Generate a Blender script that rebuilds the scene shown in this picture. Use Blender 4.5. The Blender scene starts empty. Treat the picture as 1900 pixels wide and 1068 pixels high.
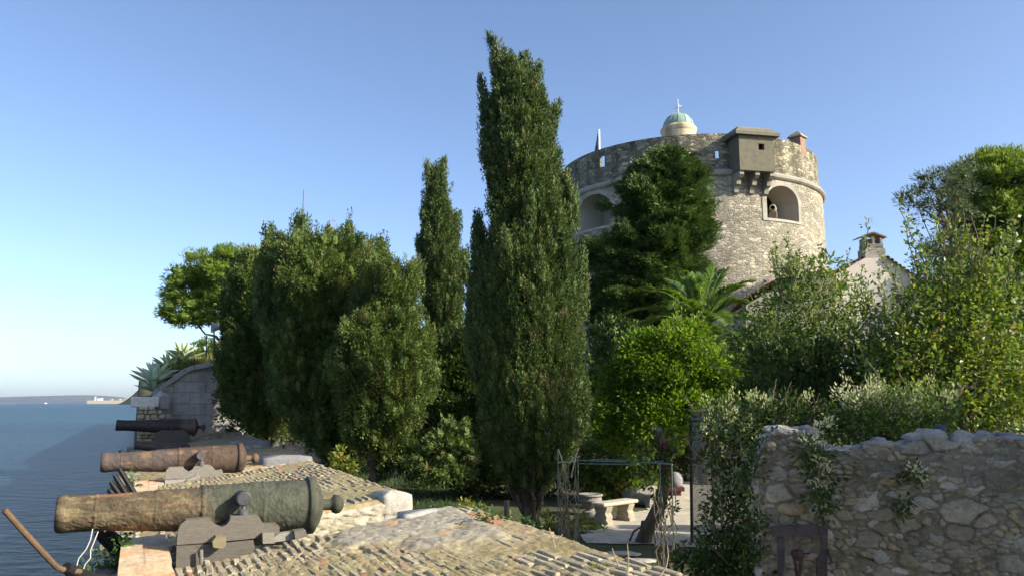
import bpy, math, random
import numpy as np
from mathutils import Vector
RNG = np.random.default_rng(11)
scn = bpy.context.scene
COL = scn.collection
R = math.radians
# ------------------------------------------------------------------ camera numbers
F, CX, CY, EYE = 1480.0, 950.0, 534.0, 2.6
PIT = math.atan((744.5 - CY) / F)
def ray(px, py):
    cx, cz = (px - CX) / F, (CY - py) / F
    return np.array([cx, math.cos(PIT) - cz * math.sin(PIT), cz * math.cos(PIT) + math.sin(PIT)])
CAM = np.array([0, 0, EYE])
def at(px, py, Y):                      # point seen there at distance Y ahead
    r = ray(px, py); return CAM + r * (Y / r[1])
def atz(px, py, z):                     # point seen there at height z
    r = ray(px, py); return CAM + r * ((z - EYE) / r[2])
W2 = np.array([-.42, .9075]); Q2 = np.array([-.9075, -.42])     # along the rampart, out to sea
WV = np.array([-.42, .9075, 0]); QV = np.array([-.9075, -.42, 0])
def ab(a, b, z=0.0): p = W2 * a + Q2 * b; return np.array([p[0], p[1], z])
def at_a(px, py, a):
    r = ray(px, py); return CAM + r * (a / (r[:2] @ W2))
def sst(x): x = np.clip(x, 0, 1); return x * x * (3 - 2 * x)
def gz(x, y): return 4.0 * sst((np.asarray(y, float) - 30) / 24)
SUN_AZ, SUN_EL = R(-21), R(28.5)
SUN = np.array([math.cos(SUN_AZ) * math.cos(SUN_EL), math.sin(SUN_AZ) * math.cos(SUN_EL), math.sin(SUN_EL)])

# ------------------------------------------------------------------ noise
def hsh(i, j, k=0, s=0):
    n = (np.asarray(i).astype(np.int64) * 374761393 + np.asarray(j).astype(np.int64) * 668265263 + np.asarray(k).astype(np.int64) * 2147483647 + s * 1274126177) & 0xFFFFFFFF
    n = ((n ^ (n >> 13)) * 1274126177) & 0xFFFFFFFF
    n = ((n ^ (n >> 16)) * 2246822519) & 0xFFFFFFFF
    return ((n ^ (n >> 15)) & 0xFFFFFF) / float(0xFFFFFF)
def vnoise(x, y, s=0):
    xi, yi = np.floor(x), np.floor(y); u, v = sst(x - xi), sst(y - yi)
    return ((hsh(xi, yi, 0, s) * (1 - u) + hsh(xi + 1, yi, 0, s) * u) * (1 - v) + (hsh(xi, yi + 1, 0, s) * (1 - u) + hsh(xi + 1, yi + 1, 0, s) * u) * v)
def fbm(x, y, s=0, o=4):
    t = 0; a = .5
    for k in range(o): t = t + a * vnoise(x, y, s + k * 17); x = x * 2.03; y = y * 2.03; a *= .5
    return t / (1 - .5 ** o)
def cells(U, V, su, sv, seed=0, jit=.85):
    """rubble: distance to the nearest joint and a random number per stone"""
    u, v = U / su, V / sv
    iu, iv = np.floor(u), np.floor(v)
    f1 = np.full(u.shape, 9.); f2 = np.full(u.shape, 9.); cid = np.zeros(u.shape); cid2 = np.zeros(u.shape)
    for di in (-1, 0, 1):
        for dj in (-1, 0, 1):
            ci, cj = iu + di, iv + dj
            x = ci + .5 + jit * (hsh(ci, cj, 1, seed) - .5); y = cj + .5 + jit * (hsh(ci, cj, 2, seed) - .5)
            w = .75 + .5 * hsh(ci, cj, 3, seed)
            d = np.sqrt((u - x) ** 2 + (v - y) ** 2) / w
            m = d < f1
            f2 = np.where(m, f1, np.minimum(f2, d)); f1 = np.where(m, d, f1)
            cid = np.where(m, hsh(ci, cj, 4, seed), cid); cid2 = np.where(m, hsh(ci, cj, 5, seed), cid2)
    return f2 - f1, cid, cid2
def lerp(a, b, t): t = np.asarray(t)[..., None]; return np.asarray(a) * (1 - t) + np.asarray(b) * t

# ------------------------------------------------------------------ mesh building
class G:
    """vertices, faces, tints of ONE mesh object"""
    def __init__(s): s.v = []; s.f = []; s.t = []; s.n = 0; s.uv = []
    def add(s, V, Fs, tint=None, uv=None):
        V = np.asarray(V, float).reshape(-1, 3)
        Fs = [np.asarray(Fs)] if isinstance(Fs, np.ndarray) else [np.asarray(Fs, dtype=object)] if False else Fs
        s.v.append(V)
        if isinstance(Fs, list) and len(Fs) and isinstance(Fs[0], np.ndarray): s.f += [f + s.n for f in Fs]
        else:
            for k in (3, 4):
                q = [f for f in Fs if len(f) == k]
                if q: s.f.append(np.asarray(q, int) + s.n)
            for f in Fs:
                if len(f) > 4: s.f.append(np.asarray([f], int) + s.n)
        t = np.ones((len(V), 3)) * (np.asarray(tint, float) if tint is not None else 1.0)
        s.t.append(t); s.uv.append(np.zeros((len(V), 2)) if uv is None else np.asarray(uv, float).reshape(-1, 2))
        s.n += len(V); return s
    def grid(s, P, tint=None, uv=None, flip=False, keep=None):
        n, m = P.shape[:2]
        i = np.arange(n * m).reshape(n, m)
        q = np.stack([i[:-1, :-1], i[1:, :-1], i[1:, 1:], i[:-1, 1:]], -1)
        q = q[keep] if keep is not None else q.reshape(-1, 4)
        if flip: q = q[:, ::-1]
        return s.add(P.reshape(-1, 3), [q], None if tint is None else np.asarray(tint).reshape(-1, 3) if np.ndim(tint) > 1 else tint, uv)
    def box(s, c, sx, sy, sz, X=(1, 0, 0), Yv=(0, 1, 0), Z=(0, 0, 1), tint=None, bev=.0):
        X, Yv, Z = (np.asarray(k, float) for k in (X, Yv, Z)); c = np.asarray(c, float)
        h = np.array([sx, sy, sz]) / 2; b = min(bev, h.min() * .6)
        if b <= 0:
            V = [c + X * h[0] * i + Yv * h[1] * j + Z * h[2] * k for i in (-1, 1) for j in (-1, 1) for k in (-1, 1)]
            return s.add(V, [[0, 1, 3, 2], [4, 6, 7, 5], [0, 4, 5, 1], [2, 3, 7, 6], [0, 2, 6, 4], [1, 5, 7, 3]], tint)
        V = []; ix = {}
        for i in (-1, 1):
            for j in (-1, 1):
                for k in (-1, 1):
                    for ax in range(3):
                        d = np.array([i, j, k]) * h; e = d - np.array([i, j, k]) * b; e[ax] = d[ax]
                        ix[i, j, k, ax] = len(V); V.append(c + X * e[0] + Yv * e[1] + Z * e[2])
        Fc = []
        for ax in range(3):
            o1, o2 = [a for a in range(3) if a != ax]
            for sg in (-1, 1):
                def key(p, q):
                    t = [0, 0, 0]; t[ax] = sg; t[o1] = p; t[o2] = q; return tuple(t)
                Fc.append([ix[key(p, q) + (ax,)] for p, q in ((-1, -1), (1, -1), (1, 1), (-1, 1))])
            for p in (-1, 1):
                for q in (-1, 1):
                    def k2(r):
                        t = [0, 0, 0]; t[ax] = r; t[o1] = p; t[o2] = q; return tuple(t)
                    Fc.append([ix[k2(-1) + (o1,)], ix[k2(1) + (o1,)], ix[k2(1) + (o2,)], ix[k2(-1) + (o2,)]])
        for i in (-1, 1):
            for j in (-1, 1):
                for k in (-1, 1): Fc.append([ix[i, j, k, 0], ix[i, j, k, 1], ix[i, j, k, 2]])
        return s.add(V, Fc, tint)
    def tube(s, pts, rad, n=8, tint=None, cap=True):
        pts = np.asarray(pts, float); m = len(pts); rad = np.ones(m) * rad
        T = np.gradient(pts, axis=0); T /= np.linalg.norm(T, axis=1)[:, None] + 1e-9
        ref = np.array([0, 0, 1.]) if abs(T[0][2]) < .9 else np.array([1., 0, 0])
        V = []
        for i in range(m):
            A = np.cross(T[i], ref); A /= np.linalg.norm(A) + 1e-9; B = np.cross(A, T[i]); ref = B
            an = np.arange(n) * 2 * math.pi / n
            V.append(pts[i] + rad[i] * (np.cos(an)[:, None] * A + np.sin(an)[:, None] * B))
        V = np.concatenate(V); i = np.arange(m * n).reshape(m, n); j = np.roll(i, -1, 1)
        Fs = [np.stack([i[:-1], j[:-1], j[1:], i[1:]], -1).reshape(-1, 4)]
        if cap: Fs += [np.array([i[0][::-1]]), np.array([i[-1]])]
        return s.add(V, Fs, tint)
    def lathe(s, prof, O, X, U, Wd, n=40, tint=None, warp=None, uvs=1):
        """prof (t, r) pairs along X from O, round U and Wd"""
        prof = np.asarray(prof, float); an = np.arange(n + 1) * 2 * math.pi / n
        t = prof[:, 0][:, None] + 0 * an; r = prof[:, 1][:, None] + 0 * an; A = an[None] + 0 * t
        if warp is not None: r = r + warp(t, A, r)
        r[:, -1] = r[:, 0]
        P = O + t[..., None] * X + (r * np.cos(A))[..., None] * U + (r * np.sin(A))[..., None] * Wd
        uv = np.stack([t, A * .3], -1)
        return s.grid(P, tint(t, A) if callable(tint) else tint, uv)
    def prism(s, poly, d, tint=None):
        """outline of points given thickness along d"""
        poly = np.asarray(poly, float); n = len(poly); d = np.asarray(d, float)
        V = np.concatenate([poly, poly + d])
        Fs = [list(range(n))[::-1], list(range(n, 2 * n))] + [[i, (i + 1) % n, n + (i + 1) % n, n + i] for i in range(n)]
        return s.add(V, Fs, tint)
    def rock(s, c, r, seed=0, tint=None, sq=(1, 1, 1), n=10):
        th = np.linspace(0, math.pi, n + 1)[:, None]; ph = np.linspace(0, 2 * math.pi, 2 * n + 1)[None]
        D = np.stack([np.sin(th) * np.cos(ph), np.sin(th) * np.sin(ph), np.cos(th) + 0 * ph], -1)
        rr = np.random.default_rng(seed); k = np.ones(D.shape[:2]) * 1.15
        for _ in range(9):                                 # planes cut off: angular stone
            d = rr.normal(size=3); d /= np.linalg.norm(d); k = np.minimum(k, rr.uniform(.6, .95) / np.maximum(D @ d, 1e-3))
        return s.grid(np.asarray(c) + D * k[..., None] * r * np.asarray(sq), tint)
LOC = {}
def mesh(name, g, mat, face_var=None, smooth=False):
    V = np.concatenate(g.v); me = bpy.data.meshes.new(name)
    nl = sum(f.size for f in g.f); nf = sum(len(f) for f in g.f)
    me.vertices.add(len(V)); me.vertices.foreach_set('co', V.astype(np.float32).ravel())
    me.loops.add(nl); me.loops.foreach_set('vertex_index', np.concatenate([f.ravel() for f in g.f]).astype(np.int32))
    me.polygons.add(nf)
    tot = np.concatenate([np.full(len(f), f.shape[1]) for f in g.f]).astype(np.int32)
    me.polygons.foreach_set('loop_start', np.concatenate([[0], np.cumsum(tot)[:-1]]).astype(np.int32))
    try: me.polygons.foreach_set('loop_total', tot)
    except Exception: pass
    if face_var is not None:
        a = me.attributes.new('var', 'FLOAT', 'FACE'); a.data.foreach_set('value', np.asarray(face_var, np.float32))
    else:
        a = me.attributes.new('tint', 'FLOAT_COLOR', 'POINT')
        a.data.foreach_set('color', np.concatenate([np.concatenate(g.t), np.ones((len(V), 1))], 1).astype(np.float32).ravel())
        uv = np.concatenate(g.uv); ul = me.uv_layers.new(name='UVMap')
        ul.data.foreach_set('uv', uv[np.concatenate([f.ravel() for f in g.f])].astype(np.float32).ravel())
    sm = np.full(nf, bool(smooth))
    if smooth > 1: sm[int(smooth):] = False
    me.polygons.foreach_set('use_smooth', sm)
    me.update(calc_edges=True); me.validate(); me.materials.append(mat)
    return me
def tag(o, label=None, cat=None, group=None, kind=None):
    for k, v in (('label', label), ('category', cat), ('group', group), ('kind', kind)):
        if v: o[k] = v
    return o
def thing(name, label, cat, loc, group=None):
    o = bpy.data.objects.new(name, None); o.empty_display_size = .2; COL.objects.link(o)
    o.location = [float(k) for k in loc]; LOC[o.name] = np.asarray(loc, float)
    return tag(o, label, cat, group)
def ob(name, g, mat, parent=None, face_var=None, smooth=False, label=None, cat=None, group=None, kind=None, loc=None):
    L = LOC[parent.name] if parent is not None else np.asarray(loc if loc is not None else (0, 0, 0), float)
    g.v = [v - L for v in g.v]
    o = bpy.data.objects.new(name, mesh(name, g, mat, face_var, smooth)); COL.objects.link(o)
    if parent is not None: o.parent = parent
    else: o.location = [float(k) for k in L]
    LOC[o.name] = L
    return tag(o, label, cat, group, kind)

# ------------------------------------------------------------------ materials
def newmat(name):
    m = bpy.data.materials.new(name); m.use_nodes = True
    nt = m.node_tree; b = nt.nodes['Principled BSDF']; return m, nt, b
def nd(nt, t, **k):
    n = nt.nodes.new(t)
    for a, v in k.items():
        if a in n.inputs: n.inputs[a].default_value = v
        else: setattr(n, a, v)
    return n
def ramp(nt, fac, stops):
    r = nt.nodes.new('ShaderNodeValToRGB'); e = r.color_ramp.elements
    while len(e) < len(stops): e.new(.5)
    for q, (p, c) in zip(e, stops): q.position = p; q.color = (*c, 1)
    nt.links.new(fac, r.inputs[0]); return r.outputs[0]
def mul(nt, a, b, fac=1.0, mode='MULTIPLY'):
    m = nt.nodes.new('ShaderNodeMix'); m.data_type = 'RGBA'; m.blend_type = mode
    m.inputs[0].default_value = fac; nt.links.new(a, m.inputs[6]); nt.links.new(b, m.inputs[7]); return m.outputs[2]
def tinted(name, rough=.85, sc=(6, 40), amt=(.55, .45), bump=.4, bdist=.01, metal=0, spec=.3, grain=None, uvm=False):
    """vertex tint broken up by two sizes of noise, with a fine bump"""
    m, nt, b = newmat(name); L = nt.links
    at_ = nd(nt, 'ShaderNodeAttribute', attribute_name='tint')
    tc = nd(nt, 'ShaderNodeTexCoord'); src = tc.outputs['UV'] if uvm else tc.outputs['Object']
    if grain:
        mp = nd(nt, 'ShaderNodeMapping'); mp.inputs['Scale'].default_value = grain[0]; mp.inputs['Rotation'].default_value = grain[1] if len(grain) > 1 else (0, 0, 0)
        L.new(src, mp.inputs[0]); src = mp.outputs[0]
    c = at_.outputs['Color']
    for s, a in zip(sc, amt):
        n = nd(nt, 'ShaderNodeTexNoise', Scale=s, Detail=6.0, Roughness=.65); L.new(src, n.inputs['Vector'])
        c = mul(nt, c, ramp(nt, n.outputs['Fac'], [(.25, (1 - a,) * 3), (.5, (1, 1, 1)), (.78, (1 + a * .7, 1 + a * .65, 1 + a * .55))]))
    L.new(c, b.inputs['Base Color']); b.inputs['Roughness'].default_value = rough; b.inputs['Metallic'].default_value = metal
    b.inputs['Specular IOR Level'].default_value = spec
    if bump:
        bp = nd(nt, 'ShaderNodeBump', Strength=bump, Distance=bdist); L.new(n.outputs['Fac'], bp.inputs['Height']); L.new(bp.outputs[0], b.inputs['Normal'])
    return m
def leafmat(name, stops, trans=.3, rough=.55, spec=.35):
    m, nt, b = newmat(name); L = nt.links
    a = nd(nt, 'ShaderNodeAttribute', attribute_name='var')
    c = ramp(nt, a.outputs['Fac'], stops)
    L.new(c, b.inputs['Base Color']); b.inputs['Roughness'].default_value = rough; b.inputs['Specular IOR Level'].default_value = spec
    t = nd(nt, 'ShaderNodeBsdfTranslucent'); hs = nd(nt, 'ShaderNodeHueSaturation', Hue=.485, Saturation=1.1, Value=1.4); L.new(c, hs.inputs['Color']); L.new(hs.outputs[0], t.inputs['Color'])
    mx = nd(nt, 'ShaderNodeMixShader'); mx.inputs[0].default_value = trans
    L.new(b.outputs[0], mx.inputs[1]); L.new(t.outputs[0], mx.inputs[2]); L.new(mx.outputs[0], nt.nodes['Material Output'].inputs[0])
    return m
M = {}
M['stone'] = tinted('weathered_stone', .9, (9, 60), (.35, .4), .5, .012)
M['brick_top'] = tinted('eroded_brick', .95, (14, 90), (.35, .45), .6, .008)
M['ashlar'] = tinted('grey_ashlar', .9, (1.5, 30), (.4, .3), .4, .02)
M['rock'] = tinted('rubble_rock', .9, (4, 35), (.4, .4), .5, .015)
M['wood'] = tinted('silvered_wood', .85, (10, 45), (.35, .5), .55, .006, grain=((1.2, 1.2, 9), (0, 0, 0)))
M['iron'] = tinted('dark_iron', .6, (12, 70), (.5, .5), .5, .004, metal=.25)
M['rust'] = tinted('rusty_iron', .85, (9, 60), (.5, .5), .6, .006)
M['bark'] = tinted('bark', .95, (6, 30), (.5, .5), .8, .02, grain=((1, 1, .3),))
M['plaster'] = tinted('lime_plaster', .9, (1.2, 14), (.16, .2), .3, .02)
M['tile'] = tinted('roof_tile', .85, (4, 30), (.4, .3), .4, .02)
M['cement'] = tinted('rendered_cement', .95, (3, 28), (.3, .3), .6, .05)
M['copper'] = tinted('green_copper', .6, (2.5, 20), (.35, .2), .2, .02)
M['paint'] = tinted('flat_paint', .6, (3, 20), (.1, .1), .1, .01)
M['gravel'] = tinted('gravel_surface', .95, (2.2, 45), (.3, .45), .9, .02)
M['soil'] = tinted('soil_and_litter', .95, (.6, 14), (.5, .5), .8, .03)
M['green'] = tinted('matt_green', .55, (3, 16), (.3, .3), .3, .01)
M['far'] = tinted('far_land', .95, (.01, .06), (.3, .35), .0)
M['cypress'] = leafmat('cypress_leaf', [(0, (.022, .046, .011)), (.5, (.064, .106, .024)), (.88, (.118, .165, .042)), (1, (.16, .14, .065))], 0.18)
M['juniper'] = leafmat('juniper_leaf', [(0, (.026, .052, .011)), (.5, (.08, .125, .025)), (.9, (.14, .19, .042)), (1, (.18, .15, .065))], 0.2)
M['conifer'] = leafmat('conifer_leaf', [(0, (.024, .052, .013)), (.6, (.064, .114, .024)), (1, (.12, .175, .036))], 0.2)
M['pine'] = leafmat('pine_needle', [(0, (.06, .11, .018)), (.6, (.15, .23, .034)), (1, (.22, .3, .05))], 0.38)
M['pine_grey'] = leafmat('greyish_pine_needle', [(0, (.045, .07, .03)), (.6, (.09, .125, .055)), (1, (.14, .17, .085))], 0.3)
M['bright'] = leafmat('bright_leaf', [(0, (.035, .08, .01)), (.45, (.1, .19, .018)), (.8, (.17, .27, .03)), (1, (.26, .32, .06))], 0.45)
M['fruit'] = leafmat('fruit_leaf', [(0, (.04, .085, .014)), (.5, (.12, .19, .03)), (.88, (.21, .26, .055)), (1, (.26, .2, .07))], 0.42, .42, .5)
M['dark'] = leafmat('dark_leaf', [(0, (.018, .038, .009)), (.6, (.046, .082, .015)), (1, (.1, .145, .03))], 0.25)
M['vine'] = leafmat('vine_leaf', [(0, (.045, .095, .018)), (.6, (.125, .2, .04)), (1, (.22, .29, .07))], 0.42)
M['flower'] = leafmat('creamy_flower', [(0, (.2, .27, .09)), (.5, (.42, .44, .23)), (1, (.6, .58, .36))], 0.35)
M['ivy'] = leafmat('ivy_leaf', [(0, (.03, .07, .014)), (.7, (.06, .12, .025)), (1, (.12, .19, .04))], .3)
M['palm'] = leafmat('palm_leaflet', [(0, (.045, .1, .014)), (.6, (.11, .2, .03)), (1, (.19, .28, .06))], 0.42, .42, .5)
M['grass'] = leafmat('grass_blade', [(0, (.04, .07, .015)), (.6, (.1, .13, .03)), (1, (.25, .22, .09))], .3)
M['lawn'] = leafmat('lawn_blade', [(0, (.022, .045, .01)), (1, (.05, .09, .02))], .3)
M['pink'] = leafmat('pink_flower', [(0, (.16, .02, .03)), (1, (.3, .09, .12))], .3)
M['yellow'] = leafmat('yellowing_leaf', [(0, (.06, .1, .015)), (.6, (.16, .19, .03)), (1, (.3, .24, .04))], .4)

def stone_shader(name, cell, base, dark, mort, bump=.9, stain=None):
    """rubble masonry on a UV map in metres"""
    m, nt, b = newmat(name); L = nt.links
    tc = nd(nt, 'ShaderNodeTexCoord')
    n0 = nd(nt, 'ShaderNodeTexNoise', Scale=2.2, Detail=3.0); L.new(tc.outputs['UV'], n0.inputs['Vector'])
    mx = nd(nt, 'ShaderNodeVectorMath', operation='MULTIPLY_ADD'); L.new(n0.outputs['Color'], mx.inputs[0]); mx.inputs[1].default_value = (.22, .22, 0); L.new(tc.outputs['UV'], mx.inputs[2])
    mp = nd(nt, 'ShaderNodeMapping'); mp.inputs['Scale'].default_value = (1 / cell[0], 1 / cell[1], 1); L.new(mx.outputs[0], mp.inputs[0])
    v1 = nd(nt, 'ShaderNodeTexVoronoi', feature='F1', voronoi_dimensions='2D', Scale=1.0); v2 = nd(nt, 'ShaderNodeTexVoronoi', feature='DISTANCE_TO_EDGE', voronoi_dimensions='2D', Scale=1.0)
    L.new(mp.outputs[0], v1.inputs['Vector']); L.new(mp.outputs[0], v2.inputs['Vector'])
    sep = nd(nt, 'ShaderNodeSeparateColor'); L.new(v1.outputs['Color'], sep.inputs[0])
    c = ramp(nt, sep.outputs[0], [(0, dark), (.3, tuple((p + q) / 2 for p, q in zip(base, dark))), (.55, base), (.8, tuple(k * 1.18 for k in base)), (.93, (base[0] * 1.45, base[1] * 1.43, base[2] * 1.38)), (1, (base[0] * 1.75, base[1] * 1.72, base[2] * 1.65))])
    n1 = nd(nt, 'ShaderNodeTexNoise', Scale=9.0, Detail=8.0, Roughness=.7); L.new(tc.outputs['UV'], n1.inputs['Vector'])
    c = mul(nt, c, ramp(nt, n1.outputs['Fac'], [(.28, (.5, .5, .48)), (.5, (1, 1, 1)), (.75, (1.3, 1.28, 1.2))]))
    # mortar where the noise lets the stones sink in
    ed = nd(nt, 'ShaderNodeMath', operation='MULTIPLY_ADD'); L.new(n1.outputs['Fac'], ed.inputs[0]); ed.inputs[1].default_value = .34; L.new(v2.outputs['Distance'], ed.inputs[2])
    sk_ = nd(nt, 'ShaderNodeMath', operation='MULTIPLY_ADD'); L.new(sep.outputs[1], sk_.inputs[0]); sk_.inputs[1].default_value = -.12; L.new(ed.outputs[0], sk_.inputs[2])
    e = ramp(nt, sk_.outputs[0], [(.12, (0, 0, 0)), (.26, (1, 1, 1))])
    mm = nt.nodes.new('ShaderNodeMix'); mm.data_type = 'RGBA'; L.new(e, mm.inputs[0]); mm.inputs[6].default_value = (*mort, 1); L.new(c, mm.inputs[7])
    c = mm.outputs[2]
    n2 = nd(nt, 'ShaderNodeTexNoise', Scale=.35, Detail=5.0, Roughness=.6); L.new(tc.outputs['UV'], n2.inputs['Vector'])
    c = mul(nt, c, ramp(nt, n2.outputs['Fac'], [(.3, (.66, .66, .64)), (.55, (1, 1, 1)), (.75, (1.12, 1.1, 1.02))]))
    if stain:
        ms = nd(nt, 'ShaderNodeMapping'); ms.inputs['Scale'].default_value = (1.6, .25, 1); L.new(tc.outputs['UV'], ms.inputs[0])
        n3 = nd(nt, 'ShaderNodeTexNoise', Scale=1.0, Detail=5.0); L.new(ms.outputs[0], n3.inputs['Vector'])
        c = mul(nt, c, ramp(nt, n3.outputs['Fac'], [(.4, stain), (.62, (1, 1, 1))]))
    L.new(c, b.inputs['Base Color']); b.inputs['Roughness'].default_value = .92; b.inputs['Specular IOR Level'].default_value = .2
    h = mul(nt, e, ramp(nt, n1.outputs['Fac'], [(.2, (.4,) * 3), (.8, (1,) * 3)]))
    bp = nd(nt, 'ShaderNodeBump', Strength=bump, Distance=.07); L.new(h, bp.inputs['Height']); L.new(bp.outputs[0], b.inputs['Normal'])
    return m
M['tower'] = stone_shader('tower_rubble', (.29, .155), (.37, .335, .26), (.25, .23, .18), (.315, .285, .22), .9)
M['tower_top'] = stone_shader('parapet_rubble', (.37, .21), (.34, .31, .23), (.16, .15, .115), (.20, .185, .14), .9, (.55, .55, .5))
M['pillar'] = stone_shader('pillar_rubble', (.35, .2), (.42, .38, .28), (.22, .2, .15), (.2, .18, .13), 1.0)

def block_wall(name, bw, bh, c1, c2, mort):
    m, nt, b = newmat(name); L = nt.links
    tc = nd(nt, 'ShaderNodeTexCoord')
    br = nd(nt, 'ShaderNodeTexBrick', Scale=1.0); br.inputs['Brick Width'].default_value = bw; br.inputs['Row Height'].default_value = bh; br.inputs['Mortar Size'].default_value = .012
    br.inputs['Color1'].default_value = (*c1, 1); br.inputs['Color2'].default_value = (*c2, 1); br.inputs['Mortar'].default_value = (*mort, 1); br.inputs['Mortar Smooth'].default_value = .4
    L.new(tc.outputs['UV'], br.inputs['Vector'])
    n = nd(nt, 'ShaderNodeTexNoise', Scale=4.0, Detail=8.0, Roughness=.7); L.new(tc.outputs['UV'], n.inputs['Vector'])
    c = mul(nt, br.outputs['Color'], ramp(nt, n.outputs['Fac'], [(.28, (.6,) * 3), (.5, (1,) * 3), (.75, (1.2,) * 3)]))
    ms = nd(nt, 'ShaderNodeMapping'); ms.inputs['Scale'].default_value = (.9, .1, 1); L.new(tc.outputs['UV'], ms.inputs[0])
    n3 = nd(nt, 'ShaderNodeTexNoise', Scale=1.4, Detail=4.0); L.new(ms.outputs[0], n3.inputs['Vector'])
    c = mul(nt, c, ramp(nt, n3.outputs['Fac'], [(.38, (.6, .6, .6)), (.6, (1, 1, 1))]))
    L.new(c, b.inputs['Base Color']); b.inputs['Roughness'].default_value = .9
    bp = nd(nt, 'ShaderNodeBump', Strength=.5, Distance=.03); L.new(br.outputs['Fac'], bp.inputs['Height']); bp.invert = True; L.new(bp.outputs[0], b.inputs['Normal'])
    return m
M['blocks'] = block_wall('ashlar_blocks', 1.15, .42, (.33, .32, .30), (.27, .265, .25), (.14, .135, .13))

def water():
    m, nt, b = newmat('sea_water'); L = nt.links
    tc = nd(nt, 'ShaderNodeTexCoord')
    mp = nd(nt, 'ShaderNodeMapping'); mp.inputs['Scale'].default_value = (.55, 1.25, 1); mp.inputs['Rotation'].default_value = (0, 0, .25); L.new(tc.outputs['Object'], mp.inputs[0])
    n1 = nd(nt, 'ShaderNodeTexNoise', Scale=1.3, Detail=7.0, Roughness=.62); n2 = nd(nt, 'ShaderNodeTexNoise', Scale=.06, Detail=4.0)
    n3 = nd(nt, 'ShaderNodeTexNoise', Scale=.012, Detail=3.0)
    for n in (n1, n2, n3): L.new(mp.outputs[0], n.inputs['Vector'])
    c = ramp(nt, n3.outputs['Fac'], [(.36, (.006, .026, .052)), (.66, (.02, .07, .09))])
    L.new(c, b.inputs['Base Color']); b.inputs['Roughness'].default_value = .3; b.inputs['IOR'].default_value = 1.33; b.inputs['Specular IOR Level'].default_value = .22
    ad = nd(nt, 'ShaderNodeMath', operation='ADD'); L.new(n1.outputs['Fac'], ad.inputs[0]); L.new(n2.outputs['Fac'], ad.inputs[1])
    bp = nd(nt, 'ShaderNodeBump', Strength=1.0, Distance=1.7); L.new(ad.outputs[0], bp.inputs['Height']); L.new(bp.outputs[0], b.inputs['Normal'])
    return m
M['water'] = water()
def sheet():
    m, nt, b = newmat('clouded_plastic'); L = nt.links
    b.inputs['Base Color'].default_value = (.2, .22, .19, 1); b.inputs['Roughness'].default_value = .35
    t = nd(nt, 'ShaderNodeBsdfTransparent'); mx = nd(nt, 'ShaderNodeMixShader'); mx.inputs[0].default_value = .5
    L.new(b.outputs[0], mx.inputs[1]); L.new(t.outputs[0], mx.inputs[2]); L.new(mx.outputs[0], nt.nodes['Material Output'].inputs[0]); return m
M['sheet'] = sheet()

# ------------------------------------------------------------------ foliage
def unit(v): return v / (np.linalg.norm(v, axis=-1, keepdims=True) + 1e-9)
def leaf_geo(C, D, L, Wd, cv, rng, flat=0.0, nrm=None):
    """one pointed leaf per row: base C, direction D, faces nrm; cv its colour number"""
    n = len(C); D = unit(D)
    if nrm is not None: S = unit(np.cross(D, unit(nrm + rng.normal(size=(n, 3)) * .45)))
    elif flat: S = unit(np.cross(D, unit(rng.normal(size=(n, 3)) * .6 + np.array([0, 0, flat]))))
    else: S = unit(np.cross(D, rng.normal(size=(n, 3))))
    L = (L * rng.uniform(.65, 1.3, n))[:, None]; Wd = (Wd * rng.uniform(.7, 1.25, n))[:, None]
    V = np.stack([C, C + D * L * .45 + S * Wd * .5, C + D * L, C + D * L * .45 - S * Wd * .5], 1).reshape(-1, 3)
    return V, np.clip(cv, 0, 1)
def leaf_obj(name, batches, mat, parent=None, **k):
    g = G(); var = []
    for V, cv in batches:
        n = len(V) // 4; g.add(V, [np.arange(n * 4).reshape(n, 4)]); var.append(cv)
    return ob(name, g, mat, parent, face_var=np.concatenate(var), **k)
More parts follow.
